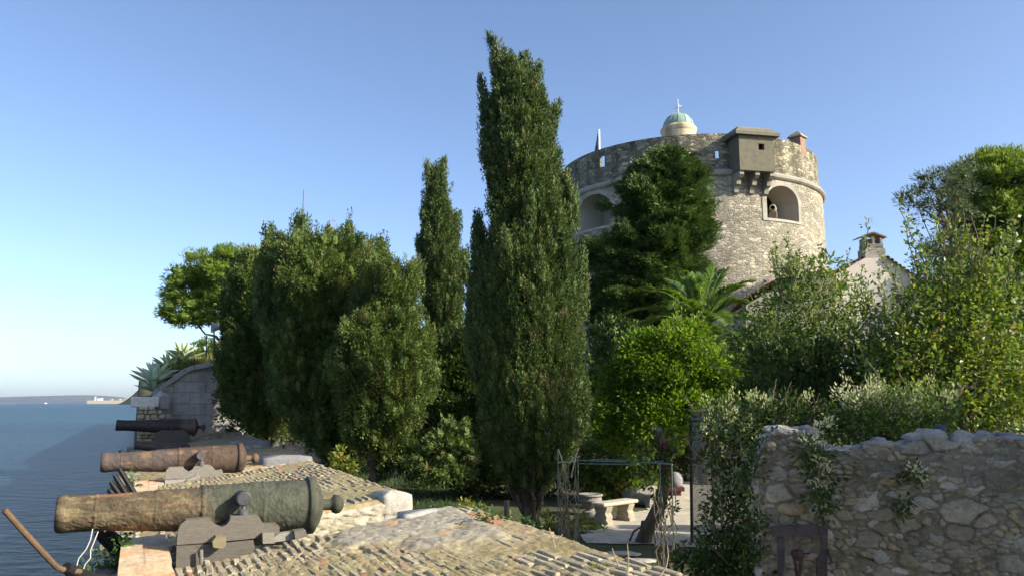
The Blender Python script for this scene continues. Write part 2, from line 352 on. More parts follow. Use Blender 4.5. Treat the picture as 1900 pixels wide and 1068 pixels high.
def tufts(P, N, r, k, L, Wd, rng, up=.5, out=.8, rnd=.7, cvar=.25, flat=0., squash=(1, 1, 1), bias=None, shell=.3, core=.0, stretch=.0):
    """k leaves in each tuft round the points P pointing outwards N"""
    n = len(P); base = rng.normal(.5, cvar, n) if bias is None else bias
    off = unit(rng.normal(size=(n, k, 3))) * (rng.uniform(0, 1, (n, k, 1)) ** shell) * np.asarray(squash)
    ax = unit(N * .8 + np.array([0, 0, .4 + up]) + rng.normal(size=(n, 3)) * .25); so = lambda o: o + ax[:, None] * (o * ax[:, None]).sum(-1, keepdims=True) * stretch
    nr0 = off; off = so(off)
    rr = (r * rng.uniform(.55, 1.5, n) if core else r * rng.uniform(.7, 1.35, n))[:, None, None]
    C = (P[:, None] + off * rr).reshape(-1, 3)
    D = (N[:, None] * out + off * rnd + np.array([0, 0, up])).reshape(-1, 3) + rng.normal(size=(n * k, 3)) * .25
    cv = np.repeat(base, k) + rng.normal(0, .13, n * k)
    nrm = None if flat else (nr0 * 1.0 + N[:, None] * .35).reshape(-1, 3)
    V, cv = leaf_geo(C, D, L, Wd, cv, rng, flat, nrm)
    if core:                                            # the dense twiggy heart of each spray
        th = np.linspace(0, math.pi, 5); ph = np.linspace(0, 2 * math.pi, 8)[:-1]; T, H = np.meshgrid(th, ph, indexing='ij')
        S = np.stack([np.sin(T) * np.cos(H), np.sin(T) * np.sin(H), np.cos(T)], -1); j = np.arange(7)
        Q = np.stack([np.stack([S[i, j], S[i + 1, j], S[i + 1, (j + 1) % 7], S[i, (j + 1) % 7]], 1) for i in range(4)]).reshape(-1, 3)
        X = (P[:, None] + so(Q[None] * np.asarray(squash)) * rr * core).reshape(-1, 3); X = X + .8 * core * r * np.stack([vnoise(X[:, 1] / r, X[:, 2] / r, 3), vnoise(X[:, 2] / r, X[:, 0] / r, 4), vnoise(X[:, 0] / r, X[:, 1] / r, 5)], -1) - .4 * core * r
        V = np.concatenate([V, X]); cv = np.concatenate([cv, np.repeat(np.clip(base, 0, 1), 28)])
    return V, cv
def gaps(U, V, su, sv, rng, amp, keep=.12):
    """foliage gathered in sprays: how far each point stands out, and which points stay"""
    U = U + su * .5 * (fbm(U / su * .8, V / sv * .8, 3, 2) - .5); e, c, c2 = cells(U, V, su, sv, int(rng.integers(1, 999)), .95)
    k = sst(e / .45); return amp * ((k - .45) + .5 * (c - .5) * k), (rng.uniform(0, 1, len(U)) < keep + k * 1.1)
def lobes(rng, k=7, mz=2.2, mf=5):
    A = [(rng.integers(1, mf + 1), rng.uniform(-mz, mz), rng.uniform(0, 6.28), rng.uniform(.5, 1)) for _ in range(k)]
    return lambda f, z: sum(a * np.sin(m * f + w * z + p) for m, w, p, a in A) / math.sqrt(k)
def profile_pts(tbl, Y, n, rng, lob=.16, mz=2.2, inner=.25, depth=1.0, rmax=9, cell=(.3, .4, .16), pad=0):
    """tuft centres on and inside a crown whose outline (row, left, right) is given in the picture at distance Y"""
    t = np.array([[at(CX, py, Y)[2], at(xl, py, Y)[0], at(xr, py, Y)[0]] for py, xl, xr in tbl]); t = t[np.argsort(t[:, 0])]
    z = np.linspace(t[0, 0], t[-1, 0], 200); w = np.interp(z, t[:, 0], (t[:, 2] - t[:, 1]) / 2) + .03
    zz = np.interp(rng.uniform(0, 1, n), np.cumsum(w) / w.sum(), z)
    rw = np.maximum(np.interp(zz, t[:, 0], (t[:, 2] - t[:, 1]) / 2) - pad, .03); xc = np.interp(zz, t[:, 0], (t[:, 2] + t[:, 1]) / 2)
    f = rng.uniform(0, 2 * math.pi, n); lb = lobes(rng, mz=mz)(f, zz)
    k = np.where(rng.uniform(0, 1, n) < inner, rng.uniform(.35, .8, n), 1 - np.abs(rng.normal(0, .07, n))) * (1 + lob * (lb - .45).clip(-2.2, .5))
    N = np.stack([np.cos(f), np.sin(f), np.full(n, .15)], -1)
    dsp, kp = gaps(f * np.maximum(rw, .3), zz, cell[0], cell[1], rng, cell[2]); k = k + dsp / np.maximum(rw, .3)
    P = np.stack([xc + rw * k * np.cos(f), Y + np.minimum(rw, rmax) * depth * k * np.sin(f), zz + dsp * .6], -1)
    return P[kp], unit(N)[kp]
def ell_pts(c, r, n, rng, lob=.16, inner=.2, lower=-1.0, cs=.4):
    """tuft centres on a lumpy ellipsoid"""
    d = unit(rng.normal(size=(n * 2, 3))); d = d[d[:, 2] > lower][:n]; n = len(d)
    f = np.arctan2(d[:, 1], d[:, 0]); lb = lobes(rng, mz=5)(f, d[:, 2])
    k = np.where(rng.uniform(0, 1, n) < inner, rng.uniform(.3, .85, n), 1 - np.abs(rng.normal(0, .08, n))) * (1 + lob * lb)
    cs = cs * min(max(r), 2.0) ** .5; dsp, kp = gaps(f * max(r) * np.sqrt(1 - d[:, 2] ** 2 + .02), np.arcsin(d[:, 2]) * r[2] * 1.2, cs, cs * .8, rng, cs * .35); k = k + dsp / max(r)
    return (np.asarray(c) + d * k[:, None] * np.asarray(r))[kp], unit(d / np.asarray(r))[kp]
def plume_pts(base, tip, r, n, rng, lob=.2):
    base, tip = np.asarray(base), np.asarray(tip); t = rng.uniform(0, 1, n) ** 1.3
    rad = r * np.sin(math.pi * np.clip(.38 + .62 * t, 0, 1)) ** .8 + .015
    f = rng.uniform(0, 6.283, n); k = rng.uniform(.55, 1.05, n) * (1 + lob * lobes(rng, mz=8)(f, t))
    off = np.stack([np.cos(f) * rad * k, np.sin(f) * rad * k, 0 * f], -1)
    return base + (tip - base) * t[:, None] + off, unit(off + (tip - base) * .25)
def blobs(Y, lst, dens, rng, dscale=.8, lob=.18, inner=.2, lower=-1.0):
    """ellipsoids given as (px, py, half width px, half height px[, dY]); dens tufts per square metre"""
    P, N = [], []
    for e in lst:
        px, py, wx, wy = e[:4]; dy = e[4] if len(e) > 4 else 0
        c = at(px, py, Y + dy); rx = wx / F * (Y + dy); rz = wy / F * (Y + dy); ry = rx * dscale
        p, q = ell_pts(c, (rx, ry, rz), max(8, int(dens * 9 * ((rx * rz + rx * ry + ry * rz) / 3))), rng, lob, inner, lower)
        P.append(p); N.append(q)
    return np.concatenate(P), np.concatenate(N)
def limb(p0, p1, rng, n=7, wob=.06, sag=0.0):
    t = np.linspace(0, 1, n)[:, None]; p0, p1 = np.asarray(p0, float), np.asarray(p1, float)
    L = np.linalg.norm(p1 - p0); w = rng.normal(size=(n, 3)) * wob * L * np.sin(t * math.pi)
    return p0 + (p1 - p0) * t + w + np.array([0, 0, 1]) * sag * L * np.sin(t * math.pi)
def trunk_obj(parent, base, top, r0, r1, rng, limbs=(), tint=(.12, .095, .07), name='trunk', n=10):
    g = G(); pts = limb(base, top, rng, 9, .02); g.tube(pts, np.linspace(r0, r1, 9), n, tint)
    for q in limbs:
        k = rng.integers(3, 8); g.tube(limb(pts[k], q, rng, 6, .05), np.linspace(r1 * 1.1, r1 * .25, 6), 6, tint)
    return ob(name, g, M['bark'], parent)

# ================================================================== SETTING
SEA = -1.4
g = G(); g.add([(-9000, -300, SEA), (9000, -300, SEA), (9000, 9000, SEA), (-9000, 9000, SEA)], [[0, 1, 2, 3]])
ob('sea', g, M['water'], kind='structure')
aa = np.concatenate([np.arange(-20, 60, .5), np.arange(60, 161, 4)]); bb = np.concatenate([[.1, .1], np.arange(-.4, -40, -.5), np.arange(-40, -161, -4)])
A_, B_ = np.meshgrid(aa, bb, indexing='ij'); P = A_[..., None] * WV + B_[..., None] * QV
P[..., 2] = gz(P[..., 0], P[..., 1]) + .03 * (fbm(P[..., 0] * .7, P[..., 1] * .7, 3) - .5) - .012
P[:, 0, 2] = -4
n1 = fbm(P[..., 0] * .5, P[..., 1] * .5, 8); tint = lerp((.075, .06, .035), (.06, .075, .025), sst(n1 * 2.4 - .7))
ob('ground', G().grid(P, tint, flip=True), M['soil'], kind='structure', smooth=True)
# gravel path and lawn laid on the ground
def patch(name, poly, dz, mat, c0, c1, label=None, kind='structure', step=.14):
    poly = np.asarray(poly); x0, y0 = poly.min(0) - .2; x1, y1 = poly.max(0) + .2
    X, Y = np.meshgrid(np.arange(x0, x1, step), np.arange(y0, y1, step), indexing='ij')
    cxm, cym = X[:-1, :-1] + step / 2, Y[:-1, :-1] + step / 2
    wx = cxm + .8 * (fbm(cxm, cym, 5) - .5); wy = cym + .8 * (fbm(cxm, cym, 9) - .5)
    ins = np.zeros(cxm.shape, bool); j = len(poly) - 1
    for i in range(len(poly)):
        xi, yi = poly[i]; xj, yj = poly[j]
        ins ^= ((yi > wy) != (yj > wy)) & (wx < (xj - xi) * (wy - yi) / (yj - yi + 1e-9) + xi); j = i
    Z = gz(X, Y) + dz + .02 * (fbm(X * 2, Y * 2, 4) - .5)
    t = lerp(c0, c1, fbm(X * 3, Y * 3, 12))
    return ob(name, G().grid(np.stack([X, Y, Z], -1), t, keep=ins), M[mat], kind=kind)
def gp(px, py): p = atz(px, py, 0); return p[:2]
patch('gravel_path', [gp(1110, 975), gp(1075, 1003), gp(1180, 1012), gp(1300, 1015), (5.2, 13.2), (6.5, 18), (6.2, 30), (5.2, 34), (4.6, 26), (3.9, 21.5)], .006, 'gravel', (.36, .32, .25), (.52, .47, .38))
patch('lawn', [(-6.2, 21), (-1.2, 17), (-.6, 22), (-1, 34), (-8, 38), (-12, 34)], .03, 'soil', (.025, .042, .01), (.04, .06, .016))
rr = np.random.default_rng(4)
n = 16000; X = rr.uniform(-9, -.8, n); Y = rr.uniform(16, 33, n); m = (X * .9075 + Y * .42 > 3.4 + 0) & True
bco = X * -.9075 + Y * -.42; m = bco < -3.9; X, Y = X[m], Y[m]; n = len(X)
C = np.stack([X, Y, gz(X, Y) + .02], -1)
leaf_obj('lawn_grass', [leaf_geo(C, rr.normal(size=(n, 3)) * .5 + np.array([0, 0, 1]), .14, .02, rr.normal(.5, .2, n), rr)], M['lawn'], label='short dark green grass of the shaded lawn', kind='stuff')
# low stone edging of the lawn
g = G(); p0, p1 = atz(690, 886, 0), atz(900, 874, 0); g.box((p0 + p1) / 2 + [0, 0, .1], np.linalg.norm(p1 - p0), .16, .24, X=unit(p1 - p0), Yv=unit(np.cross([0, 0, 1], p1 - p0)), tint=(.3, .29, .27), bev=.03)
ob('lawn_kerb', g, M['stone'], label='long low grey stone kerb edging the shaded lawn', cat='kerb')

# far shore
def ridge(name, pts, Y, depth, tint, base, mat='far', n=24, rough=.1, seed=1):
    """a hill range whose skyline passes through (px, py); real width and depth"""
    pts = np.asarray(pts, float); xs = np.linspace(pts[0, 0], pts[-1, 0], 140); ys = np.interp(xs, pts[:, 0], pts[:, 1])
    top = np.array([at(x, y, Y) for x, y in zip(xs, ys)]); t = np.linspace(-1, 1, n)
    Pz = (top[:, 2] - base)[:, None] * (1 - np.abs(t) ** 1.6)[None]
    X = top[:, 0][:, None] + 0 * t; Yc = Y + t[None] * depth + 0 * X
    Pz = Pz * (1 + rough * (fbm(X / depth * 4, Yc / depth * 4, seed) - .5)) + base
    tt = lerp(np.array(tint) * .8, np.array(tint) * 1.2, fbm(X / depth * 5, Yc / depth * 5, seed + 3))
    ob(name, G().grid(np.stack([X, Yc, Pz], -1), tt), M[mat], kind='structure', smooth=True)
ridge('hills', [(-300, 743), (-150, 741), (-20, 742.5), (10, 742), (32, 739), (48, 741), (70, 737), (85, 734), (105, 736.5), (125, 734), (140, 732.5), (165, 732), (190, 736), (215, 741), (235, 744.5)], 6000, 1300, (.05, .065, .085), SEA - 2, rough=.04)
ridge('headland', [(236, 745), (246, 736), (258, 725), (275, 716), (300, 700), (360, 690), (420, 700)], 1200, 40, (.018, .03, .02), SEA - 1, rough=.5)
JY = 1600
def jt(px, py, dy=0): return at(px, py, JY + dy)
t = thing('jetty', 'long pale stone jetty reaching into the far sea', 'jetty', jt(205, 748))
g = G(); a0, a1 = jt(163, 748), jt(256, 748); g.box(((a0 + a1) / 2) + [0, 0, 2], a1[0] - a0[0], 10, 8, tint=(.5, .45, .36), bev=.5); ob('pier_wall', g, M['stone'], t)
for px, w, h in ((232, 6, 3), (238, 9, 5), (222, 4, 2.5), (206, 5, 2)): p = jt(px, 741.5); g = G(); g.box(p + [0, 2, h / 2], w, 5, h, tint=(.42, .38, .3), bev=.2); ob('pier_shed', g, M['stone'], t)
t = thing('lighthouse', 'small white lighthouse with a dark lantern on the jetty', 'lighthouse', jt(176.5, 741))
b0 = jt(176.5, 742); g = G(); g.lathe([(0, 1.7), (7, 1.2), (7.1, 1.6), (7.5, 1.6)], b0, np.array([0, 0, 1.]), np.array([1., 0, 0]), np.array([0, 1., 0]), 16, (.75, .73, .7)); ob('shaft', g, M['paint'], t)
g = G(); g.lathe([(7.5, .9), (9, .9), (9.6, .5), (10.2, 0.05)], b0, np.array([0, 0, 1.]), np.array([1., 0, 0]), np.array([0, 1., 0]), 12, (.15, .06, .05)); ob('lantern', g, M['paint'], t)
t = thing('harbour_house', 'white flat roofed house beside the lighthouse on the jetty', 'house', jt(184, 741))
g = G(); p = jt(184.5, 742); g.box(p + [0, 2, 2.2], 9, 6, 4.4, tint=(.72, .7, .64), bev=.1); ob('wall', g, M['paint'], t)
g = G(); g.box(p + [0, 2, 4.6], 9.6, 6.6, .4, tint=(.5, .42, .34), bev=.1); ob('roof', g, M['paint'], t)
BY = 1500
t = thing('motor_boat', 'tiny white boat with a red hull far out at sea', 'boat', at(85, 748.6, BY))
p = at(85, 748.6, BY); g = G()
hull = [(-4.5, 0), (-3.8, -1), (3.2, -1), (4.8, .4), (4.6, .6), (-4.5, .5)]
g.prism([p + [x, -1.2, z] for x, z in hull], (0, 2.4, 0), (.5, .12, .08)); ob('hull', g, M['paint'], t)
g = G(); g.box(p + [-.8, 0, 1.3], 4, 1.8, 1.6, tint=(.8, .8, .8), bev=.15); ob('cabin', g, M['paint'], t)
g = G()
for k in range(46): px = -40 + k * 2.2 + rr.uniform(-1, 1); g.rock(at(px, 749.0, BY) + [0, 3, -.3], rr.uniform(1.2, 2.6), 100 + k, (.33, .29, .22), (1.3, 1, .55), 4)
ob('breakwater', g, M['rock'], label='low rocky breakwater lying in the far water', cat='breakwater', loc=at(0, 749, BY))

# ================================================================== RAMPART
SILL = .95
g = G()
def wallbox(g, a0, a1, b0, b1, z0, z1, tint=None):
    """block aligned with the rampart, uv in metres"""
    c = [ab(a, b, z) for a in (a0, a1) for b in (b0, b1) for z in (z0, z1)]
    for q, uvf in (([0, 1, 3, 2], lambda a, b, z: (b, z)), ([4, 6, 7, 5], lambda a, b, z: (b, z)), ([0, 4, 5, 1], lambda a, b, z: (a, z)), ([2, 3, 7, 6], lambda a, b, z: (a, z)), ([1, 5, 7, 3], lambda a, b, z: (a, b)), ([0, 2, 6, 4], lambda a, b, z: (a, b))):
        V = [c[i] for i in q]; prm = [(a, b, z) for a in (a0, a1) for b in (b0, b1) for z in (z0, z1)]
        g.add(V, [[0, 1, 2, 3]], tint, [uvf(*prm[i]) for i in q])
wallbox(g, -8, 33, -3.3, .3, -3.5, SILL)
ob('sea_wall', g, M['pillar'], label='long rubble sea wall carrying the cannons above the water', cat='sea wall')

def brick_field(A, B, seed, patchf=None, moss=.5, flat=1.0):
    """height and colour of eroded bricks on edge: rows along the rampart"""
    wb = B + .07 * (fbm(A * 1.3, B * 1.3, seed) - .5) * 2 + .022 * (fbm(A * 7, B * 7, seed + 60) - .5) * 2
    v = wb / .088; row = np.floor(v); fv = v - row
    u = A / .31 + hsh(row, 7, 0, seed); cu = np.floor(u); fu = u - cu
    hb = hsh(row, cu, 1, seed); er = fbm(A * 1.1, B * 1.1, seed + 5)
    e1 = np.minimum(fv, 1 - fv); e2 = np.minimum(fu, 1 - fu) * .31 / .088
    body = sst(e1 / .17) * (.72 + .28 * sst(e2 / .12))
    ero = sst((er - .44) * 6)                       # where the bricks stand clear of their joints
    h = body * (.003 + .040 * flat * ero * (.25 + .75 * hb)) + .012 * (fbm(A * 45, B * 45, seed + 3) - .5) + .022 * (fbm(A * 16, B * 16, seed + 2) - .5) + .05 * (fbm(A * 1.2, B * 1.2, seed + 9) - .5)
    gone = (hb > .955) & (ero > .3); h = np.where(gone, -.025 + .01 * hb, h)
    n = fbm(A * 5, B * 5, seed + 20)
    c = lerp((.37, .315, .21), (.31, .275, .155), sst(fbm(A * .9, B * .9, seed + 31) * 2.2 - .6))
    c = c * (1 + (.1 + .26 * ero) * (hsh(row, cu, 2, seed) - .5))[..., None]
    red = hsh(row, cu, 3, seed); c = np.where(((red > .93) & (ero > .3))[..., None], np.array([.36, .22, .135]) * (.8 + .4 * hb)[..., None], c)
    c = np.where((red < .06)[..., None], np.array([.42, .385, .285]), c)
    c = c * np.array([.86, .79, .66]) * (.7 + .6 * n)[..., None]
    c = lerp(np.array([.215, .19, .13]) * (.7 + .6 * n)[..., None], c, np.clip(body + .25 + .55 * (1 - ero) + (1 - flat) * .35, 0, 1))
    lich = sst((fbm(A * 3, B * 3, seed + 44) - .56) * 7); c = lerp(c, np.array([.33, .30, .17]) * (.8 + .4 * n)[..., None], lich * moss)
    if patchf is not None:
        k = patchf(A, B); e, c1, c2 = cells(A + .1 * fbm(A * 4, B * 4, 3), B, .2, .11, seed + 3)
        st = sst(e / .22) * (c1 > .28)
        hp = .03 + .008 * st + .006 * fbm(A * 20, B * 20, 8); pc = lerp(np.array([.33, .295, .225]) * (.75 + .5 * n)[..., None], lerp((.28, .25, .185), (.36, .315, .23), c2) * (.8 + .4 * n)[..., None], st)
        pc = np.where(((c1 > .96) & (st > .5))[..., None], np.array([.5, .3, .16]), pc)
        h = h * (1 - k) + hp * k; c = lerp(c, pc, k)
    return h, c
def merlon(label, a0, a1, bg, bs, zg, sl, res, seed, patchf=None, cop=None, flare=(-.12, .12), shade=1.0, flat=1.0, loose=None):
    t = thing('parapet_merlon', label, 'merlon', ab((a0 + a1) / 2, (bg + bs) / 2, SILL), 'brick topped merlons of the gun battery')
    bv = np.arange(bs, bg, -res); bv = np.append(bv, bg); na = int((a1 - a0) / res) + 2
    s = np.linspace(0, 1, na)
    T = ((bv - bg) / (bs - bg))[None]; S = s[:, None]
    lo = a0 + flare[0] * T; hi = a1 + flare[1] * T; A = lo + (hi - lo) * S; B = bv[None] + 0 * A
    ja = .03 * (fbm(B * 5, A * 5, seed + 70) - .5); jb = .03 * (fbm(A * 5, B * 5, seed + 71) - .5)
    h, c = brick_field(A, B, seed, patchf, .5, flat)
    Z = zg - sl * (B - bg) + h
    ed = np.minimum(np.minimum((A - lo), (hi - A)), (B - bg)); rd = .05
    Z = Z - .045 * (1 - sst(ed / rd))                                          # worn edge
    P = (A + ja)[..., None] * WV + (B + jb)[..., None] * QV; P[..., 2] = Z
    gt = G().grid(P, c * shade, flip=True); nsm = len(gt.f[0])
    if loose: bricks(gt, *loose)
    ob('brick_top', gt, M['brick_top'], t, smooth=nsm)
    gs = G()
    def side(pts, nrm, sd):
        pts = np.asarray(pts); d = np.concatenate([[0], np.cumsum(np.linalg.norm(np.diff(pts[:, :2], axis=0), axis=1))])
        step = max(res * 1.2, .016); dd = np.arange(0, d[-1], step); q = np.stack([np.interp(dd, d, pts[:, k]) for k in range(3)], -1)
        k = np.linspace(0, 1, max(6, int((zg - SILL + .4) / step)))[None]
        Zs = SILL - .02 + (q[:, 2][:, None] - SILL + .02) * k
        if nrm is QV or sd % 3 == 2: Zs = q[:, 2][:, None] * k - .05 * (1 - k)
        U = dd[:, None] + 0 * Zs; e, c1, c2 = cells(U, Zs, .17, .1, sd); m = sst(e / .2)
        dp = .035 * m * (.4 + .6 * c1) + .03 * fbm(U * 22, Zs * 22, sd)
        dp = dp * np.clip((1 - k) * 14, 0, 1)
        Pq = q[:, None] * np.array([1, 1, 0]) + nrm * dp[..., None] * 1.0; Pq[..., 2] = Zs
        col = lerp((.26, .24, .18), lerp((.33, .30, .22), (.46, .42, .33), c2), m); col = np.where(((c1 > .9) & (m > .4))[..., None], np.array([.38, .17, .1]), col)
        gs.grid(Pq, col * shade)
    side(P[0, ::-1], -WV, seed + 1); side(P[-1], WV, seed + 4); side(P[:, -1], -QV, seed * 3 + 2)
    ob('rubble_side', gs, M['brick_top'], t, smooth=True)
    return t
def bricks(g, a0, a1, bg, bs, zg, sl, seed, patchf=None, lo_a=None):
    rb = np.random.default_rng(seed); b = bg + .06
    while b < bs - .1:
        a = (lo_a if lo_a is not None else a0) + rb.uniform(0, .2)
        while a < a1 - .1:
            L = rb.uniform(.18, .42); am = a + L / 2; a += L + rb.uniform(.004, .02)
            er = float(fbm(np.array([am * 1.1]), np.array([b * 1.1]), seed + 5)[0]); bb = b - .05 * (float(fbm(np.array([am * 1.3]), np.array([b * 1.3]), seed)[0]) - .5) * 2
            if rb.uniform() > (er - .31) * 9 or rb.uniform() < .05: continue
            if patchf is not None and float(patchf(np.array([am]), np.array([bb]))[0]) > .35: continue
            if bb < bg + .05 or am > a1 - .12: continue
            h = .011 * rb.uniform(.0, 1.0) * np.clip((er - .3) * 4, .25, 1); z = zg - sl * (bb - bg) + h - .045 + .008
            tw = rb.normal() * .018; X = WV * math.cos(tw) + QV * math.sin(tw); Y = unit(np.cross([0, 0, 1], X)); X = unit(X + zz0 * rb.normal() * .03)
            c = np.array(lerp((.35, .30, .205), (.27, .235, .155), rb.uniform())) * rb.uniform(.85, 1.15)
            if rb.uniform() < .06: c = np.array((.33, .20, .125)) * rb.uniform(.8, 1.2)
            n0 = len(g.v); g.box(ab(am, bb, z), L * rb.uniform(.9, 1), .06 * rb.uniform(.85, 1.1), .09, X=X, Yv=Y, Z=np.cross(X, Y), tint=c, bev=.011); g.v[n0] = g.v[n0] + rb.normal(size=g.v[n0].shape) * .0035
        b += .082 + rb.normal() * .004
zz0 = np.array([0, 0, 1.])
def coping(t, a0, a1, b0, b1, z0, z1, tint, seed):
    """rounded block of pale limestone at the garden corner"""
    f = np.linspace(0, 2 * math.pi, 49)[None]; k = np.linspace(0, 1, 15)[:, None]
    prof_r = np.where(k < .65, 1, np.sqrt(np.clip(1 - ((k - .65) / .38) ** 2, 0, 1))); sq = (np.abs(np.cos(f)) ** 8 + np.abs(np.sin(f)) ** 8) ** (-1 / 8)
    rr_ = prof_r * .12 + .88 * np.where(k < .93, 1, (1 - k) / .07 * .97 + .0)
    A = (a0 + a1) / 2 + (a1 - a0) / 2 * sq * np.cos(f) * rr_; B = (b0 + b1) / 2 + (b1 - b0) / 2 * sq * np.sin(f) * rr_
    A = A + .03 * (fbm(f * 3 + 0 * k, k * 5 + 0 * f, seed) - .5); Z = z0 + (z1 - z0) * (k * .92 + .08 * k ** 2) + .02 * (fbm(A * 6, B * 6, seed) - .5) + 0 * f
    crack = np.exp(-((Z - (z0 + (z1 - z0) * .52) - .03 * np.sin(f * 3)) / .012) ** 2)
    P = A[..., None] * WV + B[..., None] * QV; P[..., 2] = Z
    c = np.array(tint) * (.82 + .36 * fbm(A * 5, Z * 7 + B * 3, seed + 2))[..., None]; c = c * (1 - .75 * crack)[..., None]
    ob('coping_stone', G().grid(P, c), M['stone'], t, smooth=True)
def patch1(A, B):
    k = sst((A - 6.95 + .5 * (fbm(A * 2, B * 2, 77) - .5) * 3) * 3) * sst((-1.7 - B + .9 * (fbm(A * 2, B * 2, 78) - .5)) * 4)
    return k * sst((B + 3.33 + (A < 7.6) * .0 - .25 * (8.6 - A).clip(0, 9) * .35) * 6)
m1 = merlon('large near merlon with mortared patch of flat stones on its brick top', -6, 8.62, -3.42, .3, 1.45, .142, .0135, 21, patch1, flare=(0, -.15), flat=.35, loose=(-6, 8.62, -3.42, .3, 1.45, .142, 21, patch1, 3.2))
g = G()
for k in range(9):
    a = 8.0 - k * .085; g.box(ab(a, -3.26, 1.415), .17, .045, .07, X=QV, Yv=WV, tint=np.array((.33, .17, .10)) * rr.uniform(.75, 1.15), bev=.012)
ob('red_brick', g, M['brick_top'], m1)
coping(m1, 8.36, 8.66, -3.44, -2.6, 1.1, 1.445, (.34, .33, .31), 31)
m2 = merlon('sunlit merlon behind the nearest cannon with a white rounded end stone', 9.93, 16.3, -3.17, .3, 1.45, .137, .024, 33, None, flare=(-.05, .1), flat=.35, loose=(9.93, 16.3, -3.17, .3, 1.45, .137, 33))
coping(m2, 9.88, 10.5, -3.22, -2.8, .9, 1.48, (.36, .34, .29), 35)
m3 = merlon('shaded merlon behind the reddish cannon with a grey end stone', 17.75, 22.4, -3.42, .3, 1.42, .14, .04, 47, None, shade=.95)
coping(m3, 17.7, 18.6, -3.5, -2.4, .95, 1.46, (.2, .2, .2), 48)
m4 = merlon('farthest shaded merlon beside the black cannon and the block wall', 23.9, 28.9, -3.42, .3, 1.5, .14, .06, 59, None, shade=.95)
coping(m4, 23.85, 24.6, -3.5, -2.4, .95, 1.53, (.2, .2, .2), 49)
merlon('low merlon end at the foot of the grey block wall', 30.6, 32.9, -3.42, -.2, 1.55, .12, .08, 63, None)
# striped slabs in the first embrasure
def slab(label, px, z, th, seed):
    pts = [atz(x, y, zz) for (x, y), zz in zip(px, z)]
    o = np.array(pts); n = 16; s, k = np.meshgrid(np.linspace(0, 1, 40), np.linspace(0, 1, n), indexing='ij')
    P = (o[0] * (1 - s)[..., None] + o[1] * s[..., None]) * (1 - k)[..., None] + (o[3] * (1 - s)[..., None] + o[2] * s[..., None]) * k[..., None]
    st = fbm(s * 2.2 + k * .6, k * 16 - s * 3, seed); c = lerp((.50, .40, .27), (.52, .29, .13), sst(st * 3 - 1.15)); c = lerp(c, (.6, .55, .44), sst(fbm(s * 3, k * 12, seed + 5) * 4 - 2.2))
    c = c * (1 - .5 * np.exp(-((s - .48) / .012) ** 2))[..., None]
    P[..., 2] += .006 * fbm(s * 8, k * 8, seed)
    g = G(); g.grid(P, c); lo = P.copy(); lo[..., 2] -= th
    for e in (np.stack([P[0], lo[0]]), np.stack([P[-1], lo[-1]]), np.stack([P[:, 0], lo[:, 0]]), np.stack([P[:, -1], lo[:, -1]])): g.grid(e, np.array((.3, .23, .16)))
    g.grid(lo, (.3, .25, .2))
    ob('stone_slab', g, M['stone'], label=label, cat='stone slab', group='striped slabs in the near embrasure', loc=pts[0])
slab('flat orange striped slab on the sill beside the near gun carriage', [(226, 1000), (306, 990), (319, 1040), (219, 1056)], (1.16, 1.16, 1.13, 1.13), .12, 3)
slab('lower pale slab end below the orange striped slab', [(219, 1058), (318, 1048), (330, 1078), (208, 1088)], (1.06, 1.06, 1.04, 1.04), .1, 9)
slab('grey stone slab beside the carriage of the reddish cannon', [(250, 893), (302, 886), (305, 903), (246, 912)], (1.12, 1.12, 1.08, 1.08), .1, 14)

# ================================================================== CANNONS
def cannon_barrel(t, Pb, Pm, k, tf, res=(150, 72), rough=.006, mat='rust', seed=0, casc=True):
    X = unit(Pm - Pb); L = np.linalg.norm(Pm - Pb); Wd = unit(np.cross(X, [0, 0, 1])); U = np.cross(Wd, X)
    pr = [(-.115, .06), (-.11, .13), (-.075, .215), (-.05, .25), (-.03, .292), (-.02, .305), (.05, .308), (.06, .300), (.066, .276), (.10, .275)]
    f = np.linspace(.06, .97, res[0]); r = np.interp(f, [.05, .22, .45, .47, .62, .86, .93, .97], [.275, .263, .238, .223, .203, .170, .174, .184])
    for c, w, hh in ((.215, .006, .006), (.46, .008, .010), (.64, .004, .004), (.86, .005, .008)): r = r + hh * np.exp(-((f - c) / w) ** 4)
    pr += list(zip(f * L, r)); pr += [(L * .985, .181), (L * .995, .172), (L, .16), (L * 1.0, .10), (L * .99, .088), (L * .8, .086), (L * .8, .0)]
    pr = np.array(pr); pr[:, 1] *= k
    def warp(tt, A, r): return k * rough * ((fbm(tt * 22 / k, A * 6, seed) - .5) * 1.2 + 1.1 * (fbm(tt * 55 / k, A * 15, seed + 4) - .5)) * (tt > .12) * (tt < L * .99)
    g = G(); g.lathe(pr, Pb, X, U, Wd, res[1], tf, warp); b = ob('barrel', g, M[mat], t, smooth=True)
    if casc:
        g = G(); g.lathe(np.array([(-.10, .075), (-.14, .062), (-.19, .06), (-.225, .066), (-.24, .09), (-.275, .105), (-.315, .098), (-.345, .066), (-.36, .03), (-.362, 0)]) * k, Pb, X, U, Wd, 24, tf(np.array([[.02]]), np.array([[0.]]))[0, 0] * .9)
        ob('cascabel', g, M[mat], b, smooth=True)
    return b, X, U, Wd
def cheek(par, pts_px, a, th, tint, name='carriage_cheek'):
    g = G(); g.prism([at_a(x, y, a) for x, y in pts_px], WV * th, tint); return ob(name, g, M['wood'], par)
GRP = 'old cannons on the sea wall'
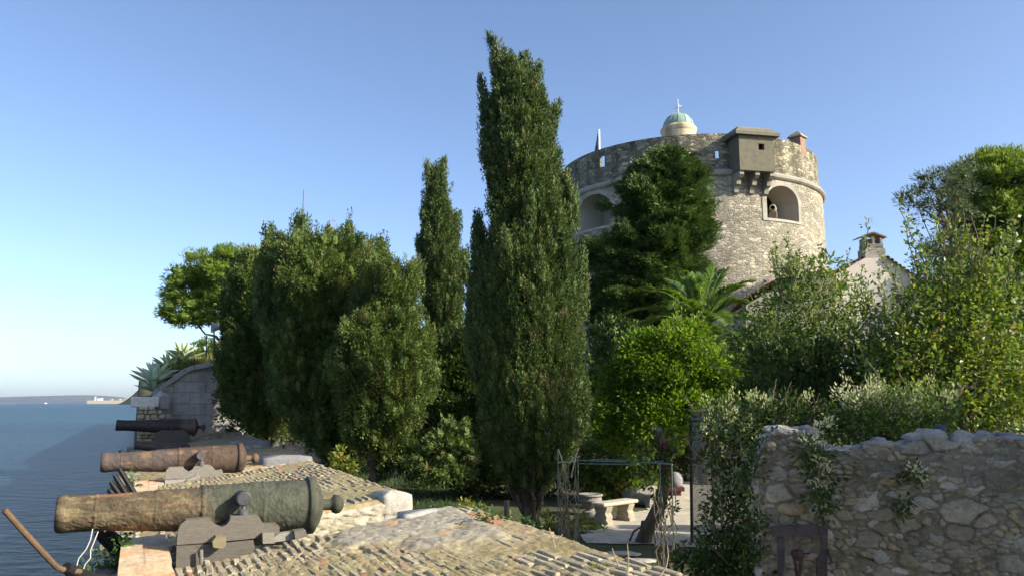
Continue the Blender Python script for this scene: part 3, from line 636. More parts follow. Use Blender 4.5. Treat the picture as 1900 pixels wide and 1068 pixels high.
# nearest cannon
def tf1(t, A):
    L = 2.6; f = t / L; n = fbm(t * 3.2, A * 1.6, 5); n2 = fbm(t * 9, A * 3, 6)
    br = lerp((.07, .075, .052), (.045, .048, .036), n2); ch = lerp((.105, .078, .044), (.05, .038, .025), n2)
    c = lerp(br, ch, sst((f - .28 + (n - .5) * .5) * 3.2))
    ru = sst((fbm(t * 2.6, A * 1.8, 15) - .46 + .12 * np.sin(A)) * 7) * sst((f - .35) * 4) * sst((.9 - f) * 8); c = lerp(c, np.array([.27, .12, .05]) * (.7 + .6 * n2)[..., None], ru * .55)
    li = sst((fbm(t * 6, A * 4, 25) - .55) * 8) * sst((f - .3) * 4); return lerp(c, np.array((.19, .16, .085)), li * .5)
Pb, Pm = at_a(577, 936, 9.16), at_a(104, 953, 9.16)
t = thing('cannon', 'nearest cannon, long greenish barrel with orange rust on grey timber', 'cannon', (Pb + Pm) / 2, GRP)
brl, X, U, Wd = cannon_barrel(t, Pb, Pm, 1.0, tf1, (280, 120), .013, seed=3)
e = at_a(453, 925, 8.72); g = G(); g.lathe([(0, 0), (0, .06), (.008, .072), (.10, .072), (.105, .064), (.48, .064)], e, WV, np.array([0, 0, 1.]), QV, 28, (.06, .06, .065)); ob('trunnion', g, M['iron'], brl, smooth=False)
wd = (.125, .112, .094)
ca = G(); ca.prism([at_a(x, y, 8.74) for x, y in [(328, 1010), (330, 985), (335, 972), (345, 964), (391, 960), (394, 968), (402, 975), (411, 977), (420, 973), (426, 966), (428, 957), (474, 954), (482, 959), (488, 972), (514, 971), (519, 977), (518, 990), (470, 998), (400, 1005)]], WV * .14, wd)
c1 = ob('gun_carriage', ca, M['wood'], t)
g = G(); g.prism([at_a(x, y, 8.73) for x, y in [(328, 1012), (400, 1008), (470, 1001), (473, 1014), (474, 1030), (470, 1062), (326, 1062)]], WV * .16, np.array(wd) * .9); ob('lower_plank', g, M['wood'], c1)
g = G(); g.prism([at_a(x, y, 9.42) for x, y in [(335, 1012), (345, 968), (420, 962), (490, 958), (540, 985), (560, 1010)]], WV * .14, np.array(wd) * .9); ob('far_plank', g, M['wood'], c1)
def blk(par, pxs, a, th, tint, nm): ob(nm, G().prism([at_a(x, y, a) for x, y in pxs], WV * th, tint), M['wood'], par)
blk(c1, [(394, 1004), (401, 995), (418, 994), (420, 1003), (419, 1013), (412, 1017), (396, 1015)], 8.60, .16, (.2, .17, .1), 'wooden_block')
blk(c1, [(487, 989), (509, 987), (510, 1007), (488, 1008)], 8.66, .12, (.2, .185, .15), 'wooden_block')
blk(c1, [(508, 991), (546, 986), (547, 1000), (509, 1005)], 8.78, .12, (.25, .24, .21), 'wooden_block')
blk(c1, [(546, 985), (567, 982), (570, 994), (548, 1001)], 8.7, .14, (.13, .12, .1), 'wooden_block')
g = G(); g.tube([at_a(374, 1050, 8.66), at_a(373, 1019, 8.66)], .02, 8, (.17, .16, .14)); ob('peg', g, M['wood'], c1)
g = G(); e = at_a(451, 952, 8.80); zz = np.array([0, 0, 1.]); g.lathe([(-.03, .055), (.035, .055), (.04, .04), (.05, .02), (.11, .014), (.12, 0)], e, zz, WV, QV, 18, (.1, .105, .115))
an = np.linspace(0, 2 * math.pi, 17); c = e + [0, 0, .13]; g.tube([c + .028 * (math.cos(a) * QV + math.sin(a) * zz) for a in an], .008, 6, (.08, .08, .09)); ob('eye_bolt', g, M['iron'], c1)
# second cannon
def tf2(t, A):
    f = t / 2.6; n = fbm(t * 4, A * 2, 51); n2 = fbm(t * 11, A * 4, 52)
    c = lerp(lerp((.10, .066, .046), (.055, .038, .03), n2), lerp((.095, .073, .062), (.066, .051, .046), n2), sst((f - .42) * 12))
    return lerp(c, np.array((.19, .12, .075)), sst((n - .58) * 8) * .6)
Pb, Pm = at_a(446, 850, 17.05), at_a(187, 857, 17.05)
t = thing('cannon', 'reddish brown rusted cannon between two sloping merlons', 'cannon', (Pb + Pm) / 2, GRP)
brl, X, U, Wd = cannon_barrel(t, Pb, Pm, 1.0, tf2, (180, 72), .011, seed=9)
e = at_a(373, 844, 16.6); g = G(); g.lathe([(0, 0), (0, .075), (.10, .085), (.12, .07), (.5, .07)], e, WV, np.array([0, 0, 1.]), QV, 20, (.1, .085, .08)); ob('trunnion', g, M['rust'], brl)
c1 = ob('gun_carriage', G().prism([at_a(x, y, 16.62) for x, y in [(306, 889), (308, 872), (314, 866), (340, 865), (343, 870), (350, 874), (357, 870), (361, 864), (388, 861), (396, 866), (400, 872), (412, 870), (415, 880), (398, 884)]], WV * .14, (.19, .175, .15)), M['wood'], t)
g = G(); g.prism([at_a(x, y, 16.61) for x, y in [(306, 890), (360, 887), (396, 885), (396, 908), (305, 912)]], WV * .16, (.28, .265, .23)); ob('lower_plank', g, M['wood'], c1)
g = G(); g.prism([at_a(x, y, 17.3) for x, y in [(312, 892), (318, 868), (390, 862), (415, 885)]], WV * .14, (.25, .24, .21)); ob('far_plank', g, M['wood'], c1)
g = G(); g.prism([at_a(x, y, 16.5) for x, y in [(346, 890), (366, 880), (371, 883), (371, 890), (352, 898)]], WV * .12, (.24, .23, .2)); ob('wooden_block', g, M['wood'], c1)
g = G(); e = at_a(374, 860, 16.66); g.lathe([(-.03, .06), (.04, .055), (.05, .03), (.13, .02), (.14, 0)], e, zz, WV, QV, 12, (.1, .1, .11)); ob('eye_bolt', g, M['iron'], c1)
# small dark one low down, then the black one before the pillar
tfd = lambda t, A: lerp((.035, .032, .032), (.055, .045, .04), fbm(t * 6, A * 2, 61))
Pb, Pm = at_a(345, 826, 23.1), at_a(250, 823, 23.1) + [0, 0, -.02]
t = thing('cannon', 'small black cannon half hidden behind the reddish cannon', 'cannon', (Pb + Pm) / 2, GRP)
brl, *_ = cannon_barrel(t, Pb + [0, 0, -.12], Pm, .62, tfd, (70, 32), .004, 'iron', 12)
c1 = ob('gun_carriage', G().prism([at_a(x, y, 22.9) for x, y in [(285, 850), (290, 832), (340, 830), (350, 850)]], WV * .5, (.14, .13, .11)), M['wood'], t)
tf3 = lambda t, A: lerp(lerp((.03, .026, .027), (.05, .04, .037), fbm(t * 6, A * 2, 71)), np.array((.13, .095, .075)), sst((.22 - t / 2.6) * 9) * .8)
Pb, Pm = at_a(361, 791.5, 29.6), at_a(215, 788, 29.6)
t = thing('cannon', 'dark blackened cannon in front of the grey block wall', 'cannon', (Pb + Pm) / 2, GRP)
brl, X, U, Wd = cannon_barrel(t, Pb, Pm, 1.0, tf3, (90, 40), .005, 'iron', 15)
e = at_a(318, 792, 29.1); g = G(); g.lathe([(0, 0), (0, .08), (.5, .08)], e, WV, zz, QV, 14, (.04, .036, .035)); ob('trunnion', g, M['iron'], brl)
c1 = ob('gun_carriage', G().prism([at_a(x, y, 29.2) for x, y in [(284, 822), (286, 803), (300, 797), (340, 797), (352, 806), (356, 822)]], WV * .12, (.09, .08, .07)), M['wood'], t)
g = G(); g.prism([at_a(x, y, 29.9) for x, y in [(284, 822), (286, 803), (300, 797), (340, 797), (352, 806), (356, 822)]], WV * .12, (.09, .08, .07)); ob('far_plank', g, M['wood'], c1)

# iron spikes, bent rail, wires
sp = [((201, 906), (215, 922)), ((205, 893), (226, 921)), ((212, 880), (238, 921)), ((221, 868), (250, 915)), ((222, 834), (236, 850)), ((180, 985), (212, 1020)), ((197, 984), (222, 1004))]
lbs = ['shortest black iron spike, lowest of the row over the water', 'black iron spike second lowest of the row over the water', 'long black iron spike in the middle of the row over the water', 'longest black iron spike below the reddish cannon barrel', 'black iron spike end above the reddish cannon muzzle', 'thick dark iron spike under the nearest cannon muzzle', 'dark iron spike in ivy close under the nearest barrel']
for (p, q), lb in zip(sp, lbs):
    a = 15.2 if p[1] < 920 else 9.5
    if p[1] < 860: a = 20
    p, q = at_a(*p, a), at_a(*q, a); q = q + (q - p) * .5; g = G(); g.tube([p, p + (q - p) * .15, q], [.03, .045, .045] if a > 10 else [.035, .05, .05], 8, (.012, .011, .012))
    ob('iron_spike', g, M['iron'], label=lb, cat='spike', group='iron spikes on the sea wall', loc=p)
t = thing('bent_rail', 'brown bent metal rail sticking out over the sea at lower left', 'rail', at(130, 1058, 6.4))
g = G(); pts = [at(8, 945, 6.0), at(40, 981, 6.08), at(72, 1016, 6.16), at(100, 1046, 6.24), at(108, 1053, 6.27), at(116, 1056, 6.29), at(150, 1060, 6.4)]
g.tube(pts, .022, 10, (.11, .07, .038)); ob('rod', g, M['rust'], t)
g = G(); g.tube([at(122, 1052, 6.3), at(138, 1061, 6.4), at(160, 1072, 6.6)], [.04, .05, .05], 10, (.015, .015, .016)); ob('clamp', g, M['iron'], t)
g = G(); g.tube([at(135, 1064, 6.4), at(200, 1074, 6.9)], .035, 8, (.015, .015, .016)); ob('bracket', g, M['iron'], t)
for lb, pts in (('thin pale wire hanging straight down from the near cannon', [(172, 980), (168, 1000), (160, 1018), (146, 1035), (142, 1050), (138, 1058)]), ('thin pale wire with a kink beside the ivy', [(182, 985), (175, 1003), (168, 1020), (168, 1034), (158, 1046), (150, 1070)])):
    g = G(); g.tube([at_a(x, y, 8.8) for x, y in pts], .006, 5, (.5, .46, .42)); ob('wire', g, M['paint'], label=lb, cat='wire', group='wires under the near cannon', loc=at_a(*pts[0], 8.8))

# ================================================================== BASTION
BA = 33.0
def plane_uv(V): V = np.asarray(V); return np.stack([V[:, :2] @ Q2, V[:, 2]], -1)
t = thing('bastion_wall', 'grey block wall in shade with a sloping coping, agaves on top', 'wall', at_a(380, 810, BA))
out = [(288, 735), (300, 724), (345, 692), (360, 686), (420, 675), (520, 664), (600, 655)]
top = [at_a(x, y, BA) for x, y in out]; low = [at_a(x, y, BA) for x, y in ((600, 900), (288, 900))]
V = np.array(top + low); g = G(); g.prism(V, WV * 2.5); g.uv = [plane_uv(np.concatenate([V, V + WV * 2.5]))]; ob('masonry', g, M['blocks'], t)
g = G()
for p, q in zip(top[:-1], top[1:]):
    d = q - p; L = np.linalg.norm(d); d = d / L; nn = np.cross(d, -WV); nn = nn if nn[2] > 0 else -nn
    g.box((p + q) / 2 + nn * .09 + WV * .6, L + .02, 1.5, .2, X=d, Yv=WV, Z=nn, tint=(.27, .26, .245), bev=.03)
ob('coping', g, M['ashlar'], t)
g = G(); V = np.array([p + WV * 2.4 for p in top] ); V2 = V + WV * 12; V2[:, 2] += 1.2; n = len(V); g.add(np.concatenate([V, V2]), [[i, i + 1, n + i + 1, n + i] for i in range(n - 1)], (.12, .11, .05)); ob('earth_bank', g, M['soil'], t)
g = G(); ps = [at_a(285, 660, BA + 1)]
t2 = thing('rubble_pillar', 'sunlit rough stone pillar with stepped top at the water edge', 'pillar', at_a(278, 820, 31.3))
g = G(); rk = np.random.default_rng(8)
steps = [(254, 300, 826, 800), (254, 300, 800, 775), (254, 318, 777, 768), (254, 301, 768, 761), (256, 288, 761, 753)]
for x0, x1, y0, y1 in steps:
    nrow = max(1, int((y0 - y1) / 6.5))
    for r_ in range(nrow):
        ya = y0 + (y1 - y0) * r_ / nrow; yb = y0 + (y1 - y0) * (r_ + 1) / nrow; x = x0
        while x < x1 - 2:
            w = min(rk.uniform(7, 20), x1 - x); p = at_a(x + w / 2, (ya + yb) / 2, 31.2); q0, q1 = at_a(x, ya, 31.2), at_a(x + w, yb, 31.2)
            g.box(p + WV * (.5 + rk.uniform(-.04, .04)), np.linalg.norm((q1 - q0)[:2]) * .95, 1.1, abs(q1[2] - q0[2]) * .9, X=QV, Yv=WV, tint=np.array(lerp((.5, .44, .3), (.36, .3, .19), rk.uniform())) * rk.uniform(.8, 1.15), bev=.04); x += w
ob('rubble', g, M['rock'], t2)
g = G(); p = at_a(269, 745, 31.6); g.box(p + WV * .4, .92, 1.0, .36, X=QV, Yv=WV, tint=(.6, .58, .54), bev=.03); p = at_a(296, 747, 31.7)
ob('white_block', g, M['stone'], label='pale rectangular stone block capping the rubble pillar', cat='stone block', loc=p)
g = G(); e = at_a(297, 757, 32.4); g.lathe([(0, .3), (.45, .3), (.62, .05), (.66, 0)], e, zz, QV, WV, 4, (.34, .33, .32)); ob('pointed_stone', g, M['stone'], label='small grey pointed stone between the white block and the block wall', cat='stone block', loc=e)

def agave(label, base, size, nl, seed, tone):
    rg = np.random.default_rng(seed); t = thing('agave', label, 'agave', base, 'agaves on the bastion'); g = G()
    for k in range(nl):
        az = k * 2.4 + rg.uniform(-.3, .3); el = R(8 + 72 * (k / nl) ** .9) + rg.uniform(-.12, .12); L = size * rg.uniform(.8, 1.15) * (1 - .15 * k / nl)
        h = np.array([math.cos(az), math.sin(az), 0]); sd = np.array([-math.sin(az), math.cos(az), 0]); n = 9; rows = []
        curve = rg.uniform(-.25, .45); twist = rg.uniform(-.15, .15)
        for i in range(n):
            s = i / (n - 1); ee = el + curve * (.5 - s) ; p = np.asarray(base) + h * L * s * math.cos(ee) + zz * L * s * math.sin(ee) + sd * twist * L * s * s
            w = L * .095 * (.75 + 1.1 * s) * (1 - s ** 3.2) + .002; up = -h * math.sin(ee) + zz * math.cos(ee)
            rows.append([p - sd * w + up * w * .55, p - sd * w * .5 + up * w * .1, p, p + sd * w * .5 + up * w * .1, p + sd * w + up * w * .55, p + sd * w * .5 - up * w * .25, p - up * w * .3, p - sd * w * .5 - up * w * .25, p - sd * w + up * w * .55])
        c = np.array(tone) * rg.uniform(1.4, 2.3); g.grid(np.array(rows), c * np.ones((n, 9, 1)))  # leaf colour raised to stand in for sunlight the agaves miss
    ob('leaf_rosette', g, M['green'], t)
for px, py, a, s, nl, lb, tn in ((290, 712, 33.5, 1.05, 30, 'large pale agave overhanging the water side of the bastion', (.24, .29, .2)), (285, 726, 33.3, .7, 20, 'low agave with spreading leaves under the large pale agave', (.17, .23, .15)), (313, 688, 34.4, .9, 24, 'upright green agave in the middle of the bastion bank', (.19, .24, .12)), (341, 672, 34.6, .95, 24, 'tall spiky agave beside the grassy top of the bastion', (.2, .24, .13)), (300, 700, 34, .6, 16, 'small dark agave between the two larger ones', (.13, .17, .1))):
    agave(lb, at_a(px, py, a), s, nl, int(px), tn)
rg = np.random.default_rng(3); n = 5200; u = rg.uniform(0, 1, n); w = rg.uniform(0, 1, n) ** 1.5
TP = np.array(top); bx = np.interp(u, np.linspace(0, 1, len(TP)), TP[:, 0]); by = np.interp(u, np.linspace(0, 1, len(TP)), TP[:, 1]); bz = np.interp(u, np.linspace(0, 1, len(TP)), TP[:, 2])
C = np.stack([bx, by, bz], -1) + WV * (.7 + w * 4)[:, None] + np.array([0, 0, .15]) + zz * (w * .35)[:, None]
leaf_obj('dry_grass', [leaf_geo(C, rg.normal(size=(n, 3)) * .45 + zz, .42, .025, rg.normal(.62, .25, n), rg)], M['grass'], label='tufts of dry grass on the bastion bank', kind='stuff')
def bush(name, label, cat, Y, lst, dens, r, k, L, Wd, mat, seed, group=None, trunk=None, **kw):
    rg = np.random.default_rng(seed); P, N = blobs(Y, lst, dens, rg, kw.pop('dscale', .8), kw.pop('lob', .2), kw.pop('inner', .25), kw.pop('lower', -1.0))
    c = P.mean(0); base = np.array([c[0], c[1], min(P[:, 2].min(), gz(c[0], c[1]))])
    if trunk is not None: base = np.array(trunk, float)
    t = thing(name, label, cat, base, group)
    leaf_obj('crown' if trunk is not None else 'foliage', [tufts(P, N, r, k, L, Wd, rg, **kw)], M[mat], t)
    if trunk is not None:
        lim = [P[i] for i in rg.choice(len(P), min(9, len(P)), replace=False)]
        trunk_obj(t, base - [0, 0, .1], [c[0], c[1], c[2]], .05 + .02 * np.ptp(P[:, 2]), .04, rg, lim)
    return t
bush('shrub', 'bushy green shrub growing on top of the block wall', 'shrub', 33, [(385, 652, 26, 22), (360, 664, 18, 12), (405, 660, 20, 25), (335, 672, 12, 10)], 60, .12, 26, .1, .05, 'fruit', 5)
# horn loudspeaker on the bastion and railing posts
t = thing('loudspeaker', 'grey horn loudspeaker on a thin post beside the dark tree', 'loudspeaker', at(398, 655, 30))
e = at(399, 607, 30); g = G(); d = unit(np.array([-.75, -.45, 0.])); g.lathe([(-.45, .03), (-.42, .1), (-.2, .11), (-.12, .09), (0, .15), (.10, .2), (.12, .21), (.12, .19), (.02, .13), (-.05, .03), (-.05, 0)], e, d, zz, np.cross(d, zz), 24, (.45, .43, .38)); ob('horn', g, M['paint'], t)
g = G(); g.tube([at(397, 660, 30), at(397, 607, 30)], .03, 8, (.1, .1, .1)); ob('post', g, M['iron'], t)
t = thing('railing', 'thin iron railing on the bastion behind the shrub', 'railing', at(383, 655, 31))
for px in (383, 398, 412): g = G(); g.tube([at(px, 662, 31), at(px, 622 if px < 390 else 626, 31)], .022, 6, (.06, .06, .06)); ob('post', g, M['iron'], t)
g = G(); g.tube([at(383, 627, 31), at(425, 627, 31)], .015, 6, (.06, .06, .06)); ob('rail', g, M['iron'], t)
t = thing('antenna_mast', 'tall thin dark mast rising behind the bushy trees', 'mast', [*at(562, 600, 44)[:2], 1.0])
g = G(); g.tube([[*at(562, 600, 44)[:2], 1.0], at(562.5, 390, 44), at(564, 352, 44)], [.06, .045, .03], 6, (.16, .16, .18)); ob('pole', g, M['iron'], t)
g = G(); g.tube([at(530, 449, 44), at(562, 443, 44)], .012, 5, (.2, .2, .22)); ob('stay_wire', g, M['iron'], t)

# ================================================================== ROUND TOWER
AZ = R(12.6); DT = 58.0
TV = np.array([math.sin(AZ), math.cos(AZ), 0]); TR = np.array([math.cos(AZ), -math.sin(AZ), 0]); TC = TV * DT
def tn(f): f = np.asarray(f)[..., None]; return -TV * np.cos(f) + TR * np.sin(f)
def tp(f, z, r): p = TC + tn(f) * np.asarray(r)[..., None]; p = np.array(p); p[..., 2] = z; return p
def phi_of(px, py, r):                      # angle round the tower of a picture point on radius r
    d = ray(px, py)[:2]; d = d / np.linalg.norm(d); b = d @ TC[:2]; c = DT ** 2 - r ** 2; s = b - math.sqrt(max(b * b - c, 0)); q = d * s - TC[:2]
    return math.atan2(q @ TR[:2], -(q @ TV[:2])), s
def z_of(px, py, r): f, s = phi_of(px, py, r); d = ray(px, py); return EYE + d[2] / np.linalg.norm(d[:2]) * s
def shell(g, fs, zs, solid, ro, ri, outer=True):
    fs, zs = np.asarray(fs), np.asarray(zs); Fm, Zm = np.meshgrid(fs, zs, indexing='ij'); wob = .05 * (fbm(Fm * 22, Zm * 2.4, 3) - .5)
    O = tp(Fm, Zm, ro(Zm) + wob); I = tp(Fm, Zm, ri + 0 * Zm)
    uvo = np.stack([Fm * 9.2, Zm], -1)
    g.grid(O, None, uvo, flip=False, keep=solid); g.grid(I, None, uvo, flip=True, keep=solid)
    nf, nz = solid.shape
    for i in range(nf):
        for j in range(nz):
            if not solid[i, j]: continue
            for di, dj, e in ((-1, 0, ((i, j), (i, j + 1))), (1, 0, ((i + 1, j), (i + 1, j + 1))), (0, -1, ((i, j), (i + 1, j))), (0, 1, ((i, j + 1), (i + 1, j + 1)))):
                a, b = i + di, j + dj
                if 0 <= a < nf and 0 <= b < nz and solid[a, b]: continue
                if not (0 <= a < nf) and di: continue
                V = [O[e[0]], O[e[1]], I[e[1]], I[e[0]]]; g.add(V, [[0, 1, 2, 3]], None, [(0, V[0][2]), (0, V[1][2]), (1, V[2][2]), (1, V[3][2])])
t = thing('round_tower', 'big round stone fort tower with arched openings and a grey box', 'tower', [TC[0], TC[1], 3.5])
tower = t
ZS = 16.45; ZT = z_of(1268, 250, 9.07)
RW = lambda z: 9.27 + .012 * (16.5 - z)
arch = [(39.5, 13.72, 1.33, 1.15, 1.25), (-39.6, 13.75, 1.55, 1.2, 1.3)]    # angle, sill, half width, straight height, rise
base = np.arange(-180, 180.01, 1.5); fine = np.concatenate([np.arange(a - 12, a + 12.01, .5) for a, *_ in arch])
fs = R(1) * np.unique(np.round(np.concatenate([base, fine]), 3)); zs = np.unique(np.round(np.concatenate([np.arange(2.5, 13, 1.0), np.arange(13, 16.3, .12), [16.6]]), 3))
fc, zc = (fs[:-1] + fs[1:]) / 2, (zs[:-1] + zs[1:]) / 2
def in_arch(u, z, hw, st, rise, m):
    zz_ = z; return (abs(u) < hw + m) & (zz_ > -m) & np.where(zz_ < st, True, (u / (hw + m)) ** 2 + ((zz_ - st) / (rise + m)) ** 2 < 1)
solid = np.ones((len(fc), len(zc)), bool)
for a, zs0, hw, st, ri in arch: solid &= ~in_arch((fc[:, None] - R(a)) * 9.3, zc[None] - zs0, hw, st, ri - .25, .10)
g = G(); shell(g, fs, zs, solid, RW, 8.2); ob('masonry', g, M['tower'], t)
sl = []
for px, y0, y1, w in ((1117.5, 289, 310, .20), (1171, 291, 302, .13), (1228, 284, 296, .12), (1280, 281, 294, .1), (1331, 279, 294, .13)):
    f, s = phi_of(px, (y0 + y1) / 2, 9.07); sl.append((f, w / 9.07, z_of(px, y1, 9.07), z_of(px, y0, 9.07)))
fe = [f + s * w for f, w, *_ in sl for s in (-1, 1)]; ze = sorted(set(round(z, 2) for q in sl for z in q[2:]))
fs2 = np.unique(np.concatenate([R(1) * base, fe])); zs2 = np.unique(np.concatenate([[ZS, ZT], np.arange(ZS + .3, ZT - .1, .3), ze])); fc, zc = (fs2[:-1] + fs2[1:]) / 2, (zs2[:-1] + zs2[1:]) / 2
solid = np.ones((len(fc), len(zc)), bool)
for f, w, z0, z1 in sl: solid &= ~((abs(fc[:, None] - f) < w) & (zc[None] > z0 - .01) & (zc[None] < z1 + .01))
g = G(); shell(g, fs2, zs2, solid, lambda z: 9.07 + 0 * z, 8.88); ob('parapet', g, M['tower_top'], t)
f = R(1) * np.arange(-180, 180.01, 2)
pr = [(9.2, ZS - .22), (9.36, ZS - .2), (9.46, ZS - .1), (9.47, ZS + .05), (9.4, ZS + .16), (9.2, ZS + .26), (9.0, ZS + .27)]
g = G(); Fm, K = np.meshgrid(f, np.arange(len(pr)), indexing='ij'); pa = np.array(pr); P = tp(Fm, pa[K, 1], pa[K, 0])
g.grid(P, (np.array((.29, .27, .225)) * (.75 + .4 * hsh(np.floor(Fm * 7), 1))[..., None])); ob('string_course', g, M['ashlar'], t, smooth=False)
g = G(); P = np.stack([tp(f, np.full(len(f), ZS + .6), np.full(len(f), r)) for r in (.01, 8.4)]); g.grid(P, (.3, .28, .24)); ob('roof_terrace', g, M['ashlar'], t)
for k, (a, z0, hw, st, rise) in enumerate(arch):
    rise -= .25
    q = [(-hw, 0), (-hw, st * .5)] + [(-hw * math.cos(x), st + rise * math.sin(x)) for x in np.linspace(0, math.pi, 25)] + [(hw, st * .5), (hw, 0)]; q = np.array(q)
    nrm = np.gradient(q, axis=0); nrm = np.stack([-nrm[:, 1], nrm[:, 0]], -1); nrm /= np.linalg.norm(nrm, axis=1)[:, None]
    o = q + nrm * .3
    def pt(u, z, d): return tp(R(a) + np.asarray(u) / 9.3, z0 + np.asarray(z), 9.31 + np.asarray(d) + 0 * np.asarray(u))
    g = G(); sh = .82 + .36 * hsh(np.arange(len(q)) // 3, k, 5)[:, None, None]
    tint = np.array((.33, .31, .26)) * sh
    g.grid(np.stack([pt(q[:, 0], q[:, 1], 0), pt(q[:, 0], q[:, 1], .03), pt(o[:, 0], o[:, 1], .02), pt(o[:, 0], o[:, 1], -.2)], 1), tint * np.ones((len(q), 4, 1)))
    u = np.linspace(-hw - .3, hw + .3, 9); g.grid(np.stack([pt(u, 0 * u - .16, -.2), pt(u, 0 * u - .16, .04), pt(u, 0 * u, .04), pt(u, 0 * u, -1.2)], 1), (.36, .34, .29))
    rv = G(); i2 = q * np.array([.8, .93]); 
    rv.grid(np.stack([pt(q[:, 0], q[:, 1], 0), pt(q[:, 0] * .93, q[:, 1] * .97, -.7), pt(i2[:, 0], i2[:, 1], -1.7)], 1), (.36, .33, .27))
    w2 = np.array([(-hw * .93, 0), (hw * .93, 0)]); rv.grid(np.stack([pt(w2[:, 0], w2[:, 1] + .02, 0), pt(w2[:, 0], w2[:, 1] + .02, -1.7)], 1), (.34, .31, .26))
    b = ob('arch_surround', g, M['ashlar'], t); ob('reveal', rv, M['plaster'], b)
    g = G(); g.add(np.concatenate([pt(i2[:, 0] * 1.6, i2[:, 1] * 1.3 - .2, -2.6)]), [list(range(len(i2)))], (.33, .29, .22))
    if k == 1:
        g = G(); L_ = i2[:, 0] < hw * .28; pp = np.concatenate([i2[L_] * [1.4, 1.15], [(hw * .28, rise + st)], [(hw * .28, 0)]]); g.add(pt(pp[:, 0], pp[:, 1], -1.72), [list(range(len(pp)))], (.30, .28, .24))
        g.box(pt(hw * .33, 1.0, -1.6), .12, .5, 2.4, X=TR, Yv=TV, tint=(.5, .28, .16))  # warm strip coloured to imitate a lit sliver inside the left arch
    ob('inner_wall', g, M['plaster'], b)
# gun in the right opening
def pt(a, u, z, d): return tp(R(a) + u / 9.3, z, 9.31 + d)
c0, c1_ = pt(39.5, .75, 14.75, -1.5), pt(39.5, -.75, 14.45, -.15)
tg = thing('cannon', 'pale cannon lying inside the right hand arched tower opening', 'cannon', c0)
g = G(); X = unit(c1_ - c0); Wd = unit(np.cross(X, zz)); g.lathe([(-.25, 0), (-.25, .1), (-.1, .1), (-.05, .27), (.1, .27), (.8, .22), (1.6, .17), (2.0, .2), (2.02, .12)], c0, X, np.cross(Wd, X), Wd, 20, (.32, .28, .2)); ob('barrel', g, M['rust'], tg, smooth=True)
g = G(); g.box((c0 + c1_) / 2 - [0, 0, .42], 1.1, .5, .45, X=X, Yv=Wd, Z=np.cross(Wd, X), tint=(.2, .17, .12), bev=.05); ob('gun_carriage', g, M['wood'], tg)
# cement box on corbels
fb, _ = phi_of(1403, 290, 10.2); n = tn(fb); tt = TV * math.sin(fb) + TR * math.cos(fb)
ZB, ZBT = z_of(1403, 318, 10.2), z_of(1403, 254, 10.2)
def bp(u, d, z): p = TC + n * (9.07 + d) + tt * u; return np.array([p[0], p[1], z])
g = G(); hw = 1.16
def frustum(g, ub, ut, d0, db, dt_, z0, z1, tint):
    V = [bp(-ub, d0, z0), bp(ub, d0, z0), bp(ub, db, z0), bp(-ub, db, z0), bp(-ut, d0, z1), bp(ut, d0, z1), bp(ut, dt_, z1), bp(-ut, dt_, z1)]
    g.add(V, [[0, 1, 2, 3], [4, 7, 6, 5], [0, 4, 5, 1], [3, 2, 6, 7], [0, 3, 7, 4], [1, 5, 6, 2]], tint)
zw0, zw1 = ZBT - .85, ZBT - .45; wu0, wu1 = .12, .5
ct = (.15, .14, .10)
# front face with a small square window, sides, floor
us = [-hw, wu0, wu1, hw]; zs3 = [ZB, zw0, zw1, ZBT]
for i in range(3):
    for j in range(3):
        if (i, j) == (1, 1): continue
        g.add([bp(us[i], 1.25, zs3[j]), bp(us[i + 1], 1.25, zs3[j]), bp(us[i + 1], 1.25, zs3[j + 1]), bp(us[i], 1.25, zs3[j + 1])], [[0, 1, 2, 3]], ct)
for a, b in (((wu0, zw0), (wu1, zw0)), ((wu1, zw0), (wu1, zw1)), ((wu1, zw1), (wu0, zw1)), ((wu0, zw1), (wu0, zw0))): g.add([bp(a[0], 1.25, a[1]), bp(b[0], 1.25, b[1]), bp(b[0], .95, b[1]), bp(a[0], .95, a[1])], [[0, 1, 2, 3]], ct)
for s in (-1, 1): g.add([bp(s * hw, -.5, ZB), bp(s * hw, 1.25, ZB), bp(s * hw, 1.25, ZBT), bp(s * hw, -.5, ZBT)], [[0, 1, 2, 3]], ct)
g.add([bp(-hw, -.4, ZB), bp(hw, -.4, ZB), bp(hw, 1.25, ZB), bp(-hw, 1.25, ZB)], [[0, 1, 2, 3]], ct)
bx = ob('bartizan', g, M['cement'], t)
g = G(); frustum(g, hw + .3, hw + .3, -1.0, 1.5, 1.5, ZBT, ZBT + .2, (.16, .15, .11)); frustum(g, hw + .29, hw - .05, -1.0, 1.48, 1.1, ZBT + .2, ZBT + .52, (.16, .15, .105)); frustum(g, hw - .06, hw - .1, -1., 1.08, 1.0, ZBT + .52, ZBT + .62, (.21, .19, .14)); ob('roof_slab', g, M['cement'], bx)
for u in (-.98, .05, 1.02):
    g = G(); pf = [(0.1, ZB), (1.15, ZB), (1.15, ZB - .22), (.98, ZB - .38), (.72, ZB - .42), (.66, ZB - .72), (.36, ZB - .8), (.3, ZB - 1.15), (.1, ZB - 1.25)]
    g.prism([bp(u - .14, d * .92 + .08, z - .004) for d, z in pf], tt * .28, (.28, .26, .2)); ob('corbel', g, M['ashlar'], bx)
